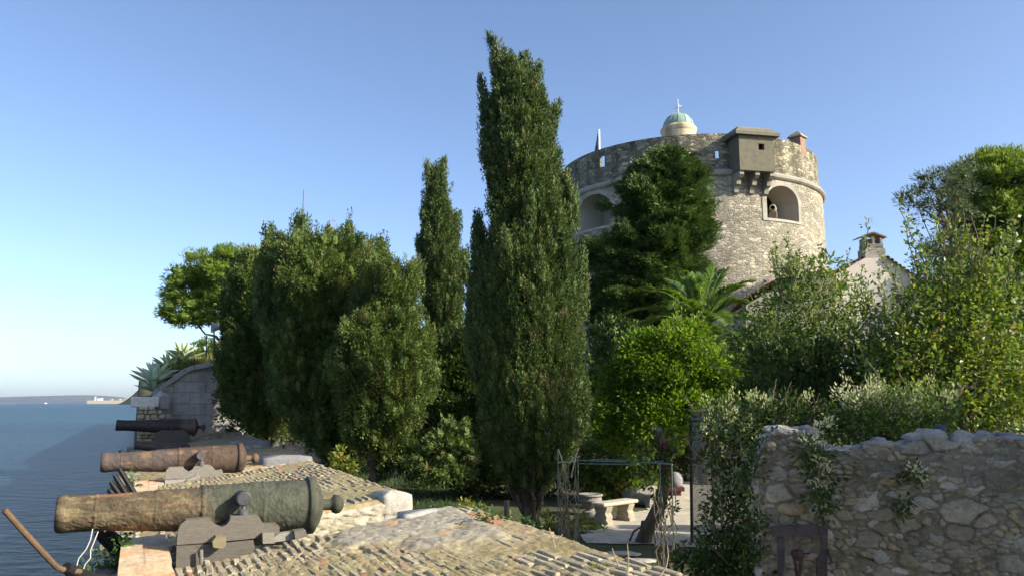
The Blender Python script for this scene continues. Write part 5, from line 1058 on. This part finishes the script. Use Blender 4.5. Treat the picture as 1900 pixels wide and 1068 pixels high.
prof_tree('juniper', 'bushy evergreen with tall pointed tips in the middle of the clump', 'tree', 24.2, [(470, 500, 690), (500, 495, 715), (540, 490, 735), (600, 500, 745), (660, 510, 750), (720, 520, 750), (770, 535, 745), (810, 560, 700), (840, 590, 690), (862, 600, 680)], 14000, .175, 125, .08, .036, 'juniper', 4, 612,
    [((525, 560), (500, 430), .34, 170), ((530, 500), (519, 446), .22, 60), ((580, 540), (554, 407), .32, 190), ((610, 500), (588, 452), .25, 80), ((635, 520), (612, 432), .28, 110), ((650, 540), (643, 418), .32, 170), ((670, 520), (663, 445), .24, 80), ((505, 620), (488, 500), .35, 110), ((600, 640), (560, 470, -1.5), .4, 150), ((560, 760), (540, 600, -1.8), .45, 160), ((690, 720), (684, 530, -1.2), .45, 160), ((725, 740), (722, 590, -1.0), .4, 130), ((640, 720), (632, 540, -1.7), .45, 150)], JG, tr=(.17, .06), tint=(.13, .10, .075), sp=.33, **jk)
prof_tree('juniper', 'sunlit bushy evergreen nearest the white end stone', 'tree', 21.6, [(500, 690, 758), (530, 680, 766), (570, 670, 756), (600, 655, 760), (640, 630, 795), (690, 610, 804), (730, 610, 788), (770, 640, 785), (800, 650, 770), (830, 665, 755), (860, 680, 735), (885, 690, 715)], 12000, .16, 125, .072, .032, 'juniper', 5, 690,
    [((690, 540), (684, 465), .3, 110), ((700, 560), (705, 492), .3, 90), ((735, 570), (722, 495), .3, 90), ((755, 570), (764, 505), .18, 60), ((766, 530), (776, 512), .09, 16), ((770, 680), (793, 615), .3, 90), ((770, 740), (806, 690), .26, 90), ((690, 700), (640, 600, -1), .4, 140), ((700, 800), (660, 690, -1.2), .4, 140), ((740, 780), (750, 640, -1.0), .35, 120), ((730, 850), (700, 880), .25, 60), ((720, 720), (738, 560, .6), .4, 140), ((690, 660), (672, 520, .8), .4, 140)], JG, tr=(.14, .05), tint=(.13, .10, .075), sp=.33, **jk)
prof_tree('conifer', 'dark tiered conifer in front of the round tower', 'tree', 32, [(290, 1222, 1256), (305, 1205, 1280), (322, 1185, 1296), (345, 1168, 1312), (372, 1150, 1312), (385, 1158, 1314), (400, 1156, 1304), (425, 1148, 1318), (450, 1125, 1320), (470, 1092, 1312), (500, 1096, 1318), (530, 1092, 1306), (580, 1090, 1290), (640, 1100, 1280), (690, 1110, 1240)], 13000, .24, 125, .13, .042, 'conifer', 6, 1200,
    [((1200, 410), (1116, 380), .2, 50), ((1250, 420), (1318, 378), .4, 110), ((1250, 350), (1308, 340), .35, 90), ((1240, 480), (1322, 445), .4, 110), ((1190, 500), (1088, 468), .4, 120), ((1180, 570), (1088, 525), .4, 110), ((1240, 320), (1238, 284), .22, 40), ((1210, 520), (1150, 420, -2), .5, 120), ((1240, 540), (1260, 430, -2.2), .5, 130), ((1200, 620), (1140, 540, -2.2), .5, 120), ((1250, 620), (1290, 520, -2), .5, 120)],
    tr=(.28, .06), sp=(.46, .46, .33), core=.48, stretch=.3, cell=(.95, .55, .5), lob=.34, mz=5.5, inner=.22, up=.28, out=1.0, rnd=.6, cvar=.2, squash=(1.5, 1.5, .62))
# pines
def pine(label, Y, lst, dens, r, k, L, Wd, mat, seed, tpx, tr=.3, group=None, lower=-.75, dscale=.9, core=.6):
    rg = np.random.default_rng(seed); P, N = blobs(Y, lst, dens * 4, rg, dscale, .22, .15, lower); P, N = thin(P, N, (r * 1.7, r * 1.7, r * 1.3), rg); bx = at(tpx, 700, Y); base = np.array([bx[0], Y, float(gz(bx[0], Y))])
    t = thing('pine_tree', label, 'tree', base, group); leaf_obj('crown', [tufts(P, N, r, k, L, Wd, rg, up=.5, out=.7, rnd=.9, cvar=.22, squash=(1.1, 1.1, .75), core=core)], M[mat], t)
    lim = [at(e[0], e[1] + e[3] * .3, Y + (e[4] if len(e) > 4 else 0)) for e in lst]
    trunk_obj(t, base - [0, 0, .2], at(lst[0][0], lst[0][1] + 20, Y), tr, tr * .4, rg, lim, (.13, .10, .08)); return t
pine('umbrella shaped pine with bright top behind the dark evergreens', 40, [(430, 500, 50, 34), (395, 506, 42, 30), (352, 540, 34, 30), (335, 570, 28, 22), (380, 565, 44, 28), (440, 560, 50, 36), (480, 495, 36, 26), (500, 520, 40, 30), (360, 590, 36, 12), (420, 585, 40, 16), (350, 512, 22, 14), (325, 548, 16, 14)], 26, .36, 130, .2, .04, 'pine', 7, 520)
pine('big round pine with a dense dark green crown at far right', 42, [(1850, 330, 60, 45), (1810, 355, 45, 30), (1880, 320, 50, 35), (1855, 302, 28, 18), (1795, 395, 32, 40), (1860, 410, 70, 60), (1920, 360, 70, 70), (1830, 470, 60, 55), (1900, 500, 70, 80), (1960, 430, 70, 80), (1850, 550, 60, 60), (1930, 590, 70, 60), (1870, 620, 60, 50)], 16, .44, 150, .24, .05, 'pine', 8, 1890, .4)
pine('sparse greyish pine with open branches left of the round pine', 38, [(1740, 345, 26, 22), (1778, 318, 16, 14), (1798, 308, 13, 13), (1760, 330, 26, 14), (1722, 350, 20, 14), (1755, 370, 26, 18), (1785, 350, 20, 20), (1693, 368, 18, 14), (1706, 388, 20, 12), (1732, 376, 22, 14), (1770, 395, 30, 14), (1728, 328, 18, 8), (1715, 405, 14, 7), (1760, 480, 45, 45), (1740, 540, 50, 40)], 13, .30, 46, .22, .035, 'pine_grey', 9, 1800, .16, None, -.5, core=.28)
# palm
def palm():
    rg = np.random.default_rng(14); c = at(1300, 612, 26); t = thing('palm_tree', 'feathery palm with arching fronds below the tower', 'palm', [c[0], c[1], 0])
    g = G(); g.tube([[c[0], c[1], 0], c], [.25, .2], 12, (.14, .11, .08)); ob('trunk', g, M['bark'], t)
    tips = [(1325, 492, -.3), (1345, 500, .5), (1143, 592, .3), (1158, 622, -1), (1180, 538, .5), (1215, 540, -.6), (1240, 520, .8), (1268, 508, -.2), (1398, 522, .4), (1390, 560, -.6), (1375, 530, -1.2), (1410, 600, .2), (1385, 640, -1), (1230, 640, -1.6), (1280, 660, -2), (1330, 650, -2), (1350, 600, -2.2), (1250, 570, -2), (1300, 540, 1.8), (1200, 600, 1.5), (1360, 560, 1.5), (1290, 510, .2)]
    for k, (px, py, dy) in enumerate(tips):
        e = at(px, py, 26 + dy); L = np.linalg.norm(e - c); n = 30; s = np.linspace(0, 1, n)[:, None]; h = (e - c) * [1, 1, 0]
        mid = c + (e - c) * .5 + zz * (.16 * L + .22 * np.linalg.norm(h)); pts = c * (1 - s) ** 2 + 2 * mid * s * (1 - s) + e * s ** 2
        T = unit(np.gradient(pts, axis=0)); sd = unit(np.cross(T, zz) + 1e-3); up = np.cross(sd, T)
        g = G(); g.tube(pts, np.linspace(.022, .005, n), 5, (.1, .13, .05)); 
        m = 150; q = rg.uniform(.12, 1, m); i = np.clip((q * (n - 1)).astype(int), 0, n - 2); base = pts[i] + (pts[i + 1] - pts[i]) * ((q * (n - 1)) - i)[:, None]
        C, D, LL = [], [], []
        for sg in (-1, 1):
            C.append(base); D.append(T[i] * .75 + sd[i] * sg * .8 + up[i] * .22 + rg.normal(size=(m, 3)) * .07 - zz * .12); LL.append(.5 * np.sin(np.clip(q * 2.6 + .35, 0, math.pi)) + .1)
        C, D, LL = np.concatenate(C), unit(np.concatenate(D)), np.concatenate(LL); S = unit(np.cross(D, np.concatenate([up[i], up[i]]))) * .019
        dr = D * LL[:, None]; V = np.stack([C - S * .6, C + dr * .5 + S - zz * .01, C + dr - zz * (.10 * LL)[:, None], C + dr * .5 - S - zz * .01], 1).reshape(-1, 3)
        fr = leaf_obj('frond', [(V, np.clip(rg.normal(.5, .18, 2 * m) + rg.normal(0, .15), 0, 1))], M['palm'], t); ob('rachis', g, M['green'], fr)
palm()
# broadleaf: clumps of leaves plus shoots
def shoots(lst, Y, rg, per=26, L=.1, Wd=.055, spread=.1, fl=None):
    """leafy twigs from (px, py) to (px, py); returns leaf batch and twig mesh"""
    gs = []; C, D = [], []
    for (x0, y0, x1, y1, *dy) in lst:
        Ya = Y + (dy[0] if dy else rg.uniform(-.4, .4)); a, b = at(x0, y0, Ya), at(x1, y1, Ya + (dy[1] if len(dy) > 1 else rg.uniform(-.4, .4))); pts = limb(a, b, rg, 10, .035); gs.append(G().tube(pts, np.linspace(.014, .004, 10), 5, (.16, .12, .08)))
        m = max(4, int(per * np.linalg.norm(b - a))); q = rg.uniform(.08, 1, m) * 9; i = np.clip(q.astype(int), 0, 8); C.append(pts[i] + (pts[i + 1] - pts[i]) * (q - i)[:, None] + rg.normal(size=(m, 3)) * spread * .3); D.append(unit(b - a) * .5 + rg.normal(size=(m, 3)) * .7 + [0, 0, -.1])
    C, D = np.concatenate(C), np.concatenate(D); return leaf_geo(C, D, L, Wd, rg.normal(.55, .22, len(C)), rg), gs
def leafy(name, label, cat, Y, lst, dens, r, k, L, Wd, mat, seed, tpx, tz=None, sh=(), fl=None, per=26, dscale=.8, tr=.07, fn=.3, lob=.24, limbs=8, **kw):
    rg = np.random.default_rng(seed); P, N = blobs(Y, lst, dens * 2.5, rg, dscale, lob, .2); P, N = thin(P, N, r * 1.35, rg)
    bx = at(tpx, 800, Y); base = np.array([bx[0], Y, float(gz(bx[0], Y)) if tz is None else tz]); t = thing(name, label, cat, base)
    sh = list(sh); auto = kw.get('auto', 30)
    ax = [P[i] for i in rg.choice(len(P), min(auto, len(P)), replace=False)]
    def topx(p): q = p - CAM; f_ = q[1] * math.cos(PIT) + q[2] * math.sin(PIT); return CX + F * q[0] / f_, CY - F * (q[2] * math.cos(PIT) - q[1] * math.sin(PIT)) / f_
    for p in ax: d = unit(np.array([rg.normal() * .5, 0, 1.]) + (p - P.mean(0)) * .5) * rg.uniform(.3, .8) * Y / 14; a_, b_ = topx(p), topx(p + d); sh.append((*a_, *b_, p[1]- Y, 0))
    B = [tufts(P, N, r * 1.15, int(k * 1.7), L, Wd, rg, up=.1, out=.5, rnd=.9, cvar=.22, flat=kw.get('flat', .5))]; tw = None
    if sh: b, tw = shoots(sh, Y, rg, per, L, Wd); B.append(b)
    leaf_obj('crown', B, M[mat], t)
    lim = [P[i] for i in rg.choice(len(P), min(limbs, len(P)), replace=False)]; c = P.mean(0)
    tb = trunk_obj(t, base - [0, 0, .1], c, tr, tr * .4, rg, lim, (.13, .1, .075))
    for q in tw or (): ob('shoot', q, M['bark'], t)
    if fl:
        P2, N2 = blobs(Y, fl, dens * fn, rg, dscale, lob, .1); P2 = P2 + N2 * .05; leaf_obj('blossom', [tufts(P2, N2, r * .9, int(k * 2.0), .04, .02, rg, up=.7, out=.5, rnd=.6, cvar=.25, squash=(.7, .7, 1.3))], M['flower'], t)
    return t
leafy('shrub_tree', 'bright green leafy small tree below the palm', 'tree', 20.5, [(1255, 650, 70, 45), (1210, 690, 70, 50), (1280, 700, 80, 50), (1340, 710, 60, 40), (1180, 720, 50, 50), (1240, 750, 90, 45), (1320, 740, 60, 40), (1160, 740, 40, 40), (1270, 620, 35, 25), (1195, 650, 40, 30), (1380, 722, 35, 20), (1145, 700, 25, 30), (1200, 790, 80, 40), (1130, 780, 40, 45)], 38, .16, 22, .105, .06, 'bright', 31, 1230, sh=[(1260, 640, 1255, 600), (1200, 670, 1165, 625), (1285, 640, 1300, 600), (1150, 720, 1118, 690), (1360, 720, 1420, 722), (1330, 700, 1370, 690), (1180, 660, 1158, 650), (1235, 640, 1228, 612), (1140, 720, 1108, 715)], per=40)
leafy('fruit_tree', 'leafy fruit tree with long upright shoots behind the rubble wall', 'tree', 12.6, [(1700, 640, 60, 55), (1780, 590, 55, 60), (1840, 590, 40, 70), (1750, 690, 80, 50), (1660, 690, 45, 45), (1830, 690, 60, 60), (1790, 650, 60, 50), (1865, 540, 20, 40), (1700, 570, 22, 40), (1760, 540, 22, 40), (1815, 520, 20, 50), (1720, 740, 70, 35), (1820, 760, 70, 35), (1880, 720, 40, 50)], 60, .13, 13, .085, .048, 'fruit', 32, 1790, per=46,
    sh=[(1720, 560, 1668, 372), (1735, 560, 1700, 420), (1745, 540, 1735, 400), (1720, 520, 1716, 440), (1780, 520, 1775, 395), (1800, 520, 1830, 395), (1825, 540, 1850, 385), (1840, 500, 1882, 400), (1860, 560, 1878, 420), (1870, 520, 1882, 405), (1800, 480, 1790, 420), (1850, 600, 1898, 520), (1700, 600, 1655, 540), (1690, 610, 1640, 480), (1700, 560, 1690, 470), (1665, 640, 1640, 560), (1750, 480, 1760, 410), (1770, 470, 1800, 420), (1730, 480, 1745, 430), (1675, 620, 1662, 500), (1850, 480, 1862, 430), (1880, 600, 1900, 540), (1810, 560, 1822, 440), (1640, 660, 1612, 570), (1650, 690, 1618, 600), (1840, 640, 1895, 600), (1700, 480, 1682, 400)])
g = G(); g.tube([at(1755, 775, 12.2), at(1772, 740, 12.2), at(1782, 712, 12.2)], [.075, .07, .06], 8, (.14, .09, .065)); g.tube([at(1783, 718, 12.25), at(1812, 722, 12.2)], [.045, .04], 8, (.06, .05, .045)); ob('branch', g, M['bark'], bpy.data.objects['fruit_tree'])
leafy('flowering_vine', 'tall tangled climber with creamy flower sprays left of the house', 'vine', 14.8, [(1480, 560, 45, 45), (1520, 520, 35, 40), (1450, 640, 50, 50), (1540, 610, 50, 55), (1500, 690, 80, 50), (1425, 690, 40, 45), (1585, 640, 35, 60), (1570, 720, 60, 45), (1440, 580, 22, 35), (1410, 610, 30, 45), (1395, 650, 30, 40), (1465, 500, 18, 20), (1550, 540, 25, 35), (1600, 590, 22, 40)], 62, .14, 13, .088, .042, 'vine', 33, 1500,
    sh=[(1450, 560, 1440, 440), (1440, 520, 1432, 460), (1480, 540, 1478, 470), (1530, 540, 1524, 455), (1560, 560, 1578, 458), (1575, 540, 1560, 480), (1590, 560, 1600, 490), (1460, 520, 1462, 430), (1500, 520, 1508, 470), (1400, 680, 1380, 640), (1420, 640, 1400, 560), (1600, 580, 1612, 520), (1640, 600, 1632, 470), (1620, 620, 1650, 560), (1605, 470, 1612, 405), (1620, 650, 1598, 505), (1650, 650, 1640, 520), (1680, 650, 1672, 500), (1660, 650, 1652, 545), (1705, 640, 1692, 525), (1590, 640, 1584, 520), (1630, 640, 1622, 560)], per=60,
    fl=[(1490, 520, 35, 26), (1450, 600, 36, 34), (1530, 570, 40, 34), (1500, 630, 45, 36), (1440, 660, 34, 28), (1545, 650, 30, 30), (1480, 560, 30, 30), (1410, 620, 16, 16), (1470, 500, 18, 24), (1560, 600, 24, 30), (1520, 690, 30, 20)], fn=.9)
leafy('flowering_vine', 'sunlit mound of creamy blossom on top of the rubble wall', 'vine', 9.0, [(1615, 785, 55, 38), (1580, 790, 40, 35), (1660, 790, 40, 30), (1640, 760, 35, 30), (1700, 770, 35, 25), (1740, 760, 30, 30)], 110, .09, 14, .065, .03, 'vine', 34, 1620, 1.6, fl=[(1615, 760, 46, 30), (1590, 730, 28, 20), (1650, 770, 36, 26), (1725, 742, 32, 24), (1700, 765, 22, 18), (1575, 755, 16, 18)], fn=1.0, tr=.03)
leafy('flowering_vine', 'shaded flowering vine hanging over the end of the rubble wall', 'vine', 9.2, [(1350, 790, 42, 36), (1335, 850, 26, 55), (1365, 910, 34, 55), (1400, 850, 24, 60), (1350, 980, 36, 55), (1390, 990, 36, 55), (1420, 780, 40, 30), (1470, 775, 40, 28), (1340, 1040, 40, 30), (1400, 1050, 40, 30), (1520, 790, 30, 25), (1415, 930, 18, 40)], 105, .09, 14, .065, .032, 'dark', 35, 1370, 0, fl=[(1345, 790, 40, 32), (1330, 840, 20, 40), (1345, 890, 22, 40), (1390, 765, 36, 20), (1440, 760, 34, 16), (1340, 950, 20, 30), (1490, 800, 14, 14), (1505, 760, 26, 20)], fn=.5, tr=.03)
def ivy_patch(label, lst, Y, dens, seed, mat='ivy', L=.06, cat='ivy', nm='ivy_trail', k=10, dscale=.35, flow=None):
    rg = np.random.default_rng(seed); P, N = blobs(Y, lst, dens, rg, dscale, .3, .3); t = thing(nm, label, cat, P[P[:, 2].argmin()])
    leaf_obj('foliage', [tufts(P, N, .06, k, L, L * .55, rg, up=-.2, out=.6, rnd=.9, flat=.4)], M[mat], t)
    if flow: P, N = blobs(Y - .08, flow, dens * .5, rg, dscale, .3, .1); leaf_obj('blossom', [tufts(P, N, .06, 20, .035, .018, rg, up=.5, out=.5, rnd=.6)], M['flower'], t)
    return t
ivy_patch('wide ivy tail hanging down the rubble wall with pale flowers', [(1510, 845, 26, 30), (1530, 880, 26, 40), (1518, 920, 22, 34), (1535, 950, 16, 26), (1490, 830, 18, 22)], 8.12, 190, 36, 'dark', flow=[(1530, 860, 12, 24), (1520, 900, 8, 16), (1495, 815, 10, 12), (1530, 795, 12, 14)])
ivy_patch('thin ivy tail in the middle of the rubble wall', [(1690, 885, 14, 16), (1680, 910, 12, 22), (1672, 940, 7, 14), (1700, 870, 10, 10)], 7.98, 130, 37, 'dark', flow=[(1702, 872, 8, 8)])
ivy_patch('low dark bush at the foot of the vine below the shelter', [(1290, 1030, 30, 26), (1320, 1045, 40, 30), (1350, 1050, 40, 30), (1270, 1055, 20, 16)], 9.6, 110, 38, 'dark', .07, 'bush', 'shrub', 12, .8)
ivy_patch('green ivy climbing the sea wall under the near cannon', [(205, 1050, 34, 28), (220, 1010, 18, 34), (180, 1068, 30, 16), (215, 1080, 40, 20)], 8.35, 210, 39, 'ivy', .06)
ivy_patch('leafy creeper on the sea wall below the reddish cannon', [(232, 905, 16, 16), (248, 890, 14, 12), (240, 925, 10, 14)], 14.6, 90, 40, 'ivy', .08)
ivy_patch('ivy creeping over the garden edge of the near merlon', [(930, 962, 24, 7), (962, 974, 20, 9), (905, 952, 14, 6), (985, 985, 14, 8)], 8.15, 260, 41, 'ivy', .05)
ivy_patch('small leafy sprig with pale flowers at the corner of the near merlon', [(868, 940, 10, 9), (885, 946, 8, 8), (860, 934, 6, 5)], 9.1, 240, 42, 'yellow', .05, 'plant', 'seedling')
ivy_patch('yellowing sapling beside the far corner of the sunlit merlon', [(630, 855, 12, 14), (645, 862, 12, 12), (620, 862, 12, 8), (632, 840, 6, 8)], 16.6, 90, 43, 'yellow', .1, 'plant', 'sapling', 12, .9)
rg = np.random.default_rng(44); n = 420; q = rg.uniform(0, 1, n); C = np.array([at_a(1110 + 90 * x + rg.normal(0, 10), 1062 + 4 * x, 5.2) for x in q]); 
leaf_obj('weed', [leaf_geo(C, rg.normal(size=(n, 3)) * .6 + zz, .07, .014, rg.normal(.6, .2, n), rg)], M['yellow'], label='tuft of yellow green weeds on the right edge of the near merlon', cat='weed', loc=C.mean(0))
for lb, pts in (('bare forked twig sticking up on the near merlon edge', [(1030, 1014), (1024, 995), (1019, 978)]), ('thin dry stalk standing by the weeds on the near merlon', [(1165, 1062), (1166, 1030), (1164, 1008)]), ('leaning dry stalk between the weeds and the forked twig', [(1148, 1050), (1140, 1030), (1136, 1016)]), ('curved pale stalk right of the weeds', [(1224, 1068), (1236, 1050), (1240, 1030), (1238, 1012)])):
    g = G(); p = [at(x, y, 6.6 if pts[0][0] < 1100 else 5.6) for x, y in pts]; g.tube(p, np.linspace(.007, .003, len(p)), 5, (.36, .3, .2))
    if pts[0][0] < 1100: g.tube([p[1], at(1034, 998, 6.6), at(1044, 990, 6.6)], [.006, .005, .003], 5, (.4, .34, .24))
    ob('twig', g, M['bark'], label=lb, cat='twig', group='dry twigs on the near merlon', loc=p[0])
# background greenery of the garden
bush('conifer_shrub', 'feathery sunlit young conifer between the evergreens and the cypress', 'shrub', 21.5, [(830, 830, 40, 36), (780, 850, 40, 26), (845, 800, 22, 24), (820, 870, 45, 20), (760, 860, 24, 18), (860, 850, 25, 30)], 45, .14, 34, .12, .03, 'juniper', 51, up=.4, out=.9, rnd=.6, core=.6)
bush('broadleaf_tree', 'leafy green tree filling the gap beside the slim cypress', 'tree', 30, [(835, 680, 45, 50), (870, 650, 30, 40), (800, 720, 50, 50), (860, 740, 50, 60), (830, 790, 60, 50), (880, 800, 40, 60), (900, 700, 40, 60), (780, 680, 30, 40), (865, 620, 18, 14)], 26, .24, 26, .17, .085, 'dark', 52, trunk=[*at(850, 860, 30)[:2], 0])
bush('broadleaf_tree', 'yellow green treetop showing beside the slim cypress', 'tree', 34, [(845, 640, 36, 26), (880, 625, 20, 26), (800, 660, 26, 20), (840, 670, 40, 24)], 26, .24, 26, .17, .085, 'bright', 53, trunk=[*at(850, 860, 34)[:2], 0.3])
ivy_patch('dark leafy creeper covering the broken end of the rubble wall', [(1408, 830, 14, 24), (1400, 880, 18, 40), (1398, 950, 20, 50), (1402, 1020, 22, 45), (1400, 1060, 24, 24), (1428, 800, 16, 10)], 8.5, 260, 81, 'dark', .055, flow=[(1404, 850, 10, 30), (1400, 930, 10, 30)], dscale=1.0)
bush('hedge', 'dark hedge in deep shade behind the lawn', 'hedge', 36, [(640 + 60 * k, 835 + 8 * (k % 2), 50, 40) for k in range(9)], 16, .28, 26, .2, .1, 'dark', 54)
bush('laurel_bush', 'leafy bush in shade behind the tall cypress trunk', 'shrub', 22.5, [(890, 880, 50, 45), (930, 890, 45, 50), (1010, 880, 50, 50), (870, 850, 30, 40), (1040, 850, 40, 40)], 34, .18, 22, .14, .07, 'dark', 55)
bush('bamboo_bush', 'tall leafy bush behind the stone bench', 'shrub', 22, [(1110, 850, 40, 50), (1160, 850, 40, 45), (1200, 840, 35, 50), (1130, 890, 45, 30), (1180, 890, 40, 28), (1085, 860, 25, 50)], 44, .15, 20, .16, .05, 'fruit', 56, up=-.2)
bush('shrub', 'pale leaved shrub spilling over the path edge near the bench', 'shrub', 20, [(1205, 866, 24, 14), (1190, 855, 18, 14), (1214, 880, 10, 14)], 60, .1, 18, .13, .05, 'vine', 57, up=-.3)
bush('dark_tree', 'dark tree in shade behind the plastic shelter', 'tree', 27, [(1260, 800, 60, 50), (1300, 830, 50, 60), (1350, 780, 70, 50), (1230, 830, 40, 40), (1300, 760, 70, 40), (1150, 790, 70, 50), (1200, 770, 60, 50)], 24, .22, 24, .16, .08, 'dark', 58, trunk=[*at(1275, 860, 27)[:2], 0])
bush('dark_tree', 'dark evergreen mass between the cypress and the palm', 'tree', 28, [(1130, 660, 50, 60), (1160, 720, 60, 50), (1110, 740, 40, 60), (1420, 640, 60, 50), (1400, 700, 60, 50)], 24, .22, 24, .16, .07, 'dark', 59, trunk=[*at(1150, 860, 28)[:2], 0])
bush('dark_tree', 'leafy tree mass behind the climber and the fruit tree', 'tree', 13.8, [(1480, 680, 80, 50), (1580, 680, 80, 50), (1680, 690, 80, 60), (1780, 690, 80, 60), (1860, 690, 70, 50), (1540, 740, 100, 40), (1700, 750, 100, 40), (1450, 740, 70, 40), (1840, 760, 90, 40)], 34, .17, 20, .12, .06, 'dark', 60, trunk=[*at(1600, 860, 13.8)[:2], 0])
bush('ground_ivy', 'low leafy ground cover around the dry vine stems', 'plant', 16.6, [(1020, 965, 26, 12), (1050, 970, 26, 11), (1085, 968, 18, 10), (1000, 980, 20, 10), (1110, 985, 14, 8)], 70, .07, 14, .08, .045, 'fruit', 61)
bush('dark_tree', 'dark leafy tree rising behind the upright shoots of the fruit tree', 'tree', 14.0, [(1770, 560, 50, 50), (1830, 540, 50, 50), (1800, 600, 70, 50), (1885, 570, 50, 60)], 34, .17, 20, .12, .06, 'dark', 65, trunk=[*at(1810, 860, 14.0)[:2], 0])
bush('shade_bush', 'added undergrowth behind the darkest evergreen, keeping sun off the block wall', 'shrub', 29.6, [(450, 760, 40, 40), (500, 770, 50, 45), (560, 770, 50, 45), (440, 720, 30, 40)], 30, .2, 24, .15, .07, 'dark', 64)  # bush added to block sun passing under the evergreen onto the block wall
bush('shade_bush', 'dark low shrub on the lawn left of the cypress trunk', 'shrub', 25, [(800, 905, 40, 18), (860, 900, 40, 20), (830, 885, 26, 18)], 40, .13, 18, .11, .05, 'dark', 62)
bush('shrub', 'bright grassy tuft on the rock beside the bench', 'plant', 21, [(1184, 906, 10, 9)], 120, .07, 16, .16, .02, 'bright', 63, up=.8)
# rocks at the path edge
for k, (x, y, Y, r_, lb) in enumerate(((1200, 920, 21, .34, 'grey rock behind the bench end'), (1216, 930, 20.5, .26, 'small grey rock between the bench and the curved trunk'), (1180, 917, 21.5, .3, 'flat topped grey rock under the bright tuft'))):
    p = at(x, y, Y); p[2] = r_ * .5; g = G(); g.rock(p, r_, 500 + k, (.30, .28, .24), (1.3, 1, .8), 9); ob('rock', g, M['rock'], label=lb, cat='rock', group='rocks at the path edge', loc=p)
# tree to the right of the view that shades the rubble wall
bush('shade_tree', 'leafy tree right of the rubble wall shading it', 'tree', 6.5, [(2850, 565, 440, 310), (3200, 540, 450, 310), (2600, 600, 300, 240)], 30, .2, 30, .16, .09, 'dark', 70, trunk=[8.6, 6.5, 0])
# stump and bricks by the cypress
p = atz(940, 965, .0); p = at(940, 950, 16.6); p[2] = 0; g = G(); g.tube([p, p + [0, 0, .62]], [.06, .055], 8, (.14, .11, .08)); ob('wooden_stake', g, M['bark'], label='short brown wooden stake left of the cypress trunk', cat='stake', loc=p)

# ================================================================== HAZE, LIGHT, CAMERA
m, nt, b = newmat('sea_haze'); nt.nodes.remove(b); pv = nd(nt, 'ShaderNodeVolumePrincipled'); pv.inputs['Density'].default_value = 3.5e-5; pv.inputs['Color'].default_value = (.74, .85, 1, 1); nt.links.new(pv.outputs[0], nt.nodes['Material Output'].inputs['Volume'])
HZ = True
if HZ:
    g = G(); g.box((0, 3600, 78), 15000, 8600, 170); ob('haze', g, m, kind='stuff', label='thin sea haze')
w = bpy.data.worlds.new('World'); scn.world = w; w.use_nodes = True; nt = w.node_tree
sk = nt.nodes.new('ShaderNodeTexSky'); sk.sky_type = 'NISHITA'; sk.sun_disc = False; sk.sun_elevation = SUN_EL; sk.sun_rotation = math.pi / 2 - SUN_AZ; sk.air_density = .66; sk.dust_density = 1.5; sk.ozone_density = 2.2; sk.altitude = 0
nt.links.new(sk.outputs[0], nt.nodes['Background'].inputs[0]); nt.nodes['Background'].inputs[1].default_value = .15
l = bpy.data.lights.new('sun', 'SUN'); l.energy = 5.0; l.angle = R(.53); l.color = (1, .91, .74); lo = bpy.data.objects.new('sun', l); COL.objects.link(lo); lo.rotation_euler = Vector([float(k) for k in SUN]).to_track_quat('Z', 'Y').to_euler()
cam = bpy.data.cameras.new('camera'); cam.lens = F / 1900 * 36; cam.sensor_width = 36; cam.clip_start = .05; cam.clip_end = 30000; co = bpy.data.objects.new('camera', cam); COL.objects.link(co); co.location = (0, 0, EYE); co.rotation_euler = (math.pi / 2 + PIT, 0, 0); scn.camera = co
scn.view_settings.view_transform = 'Standard'; scn.view_settings.look = 'None'; scn.view_settings.exposure = .92; scn.view_settings.gamma = 1
scn.cycles.max_bounces = 8; scn.cycles.transparent_max_bounces = 8; scn.cycles.use_adaptive_sampling = True; scn.cycles.adaptive_threshold = .02
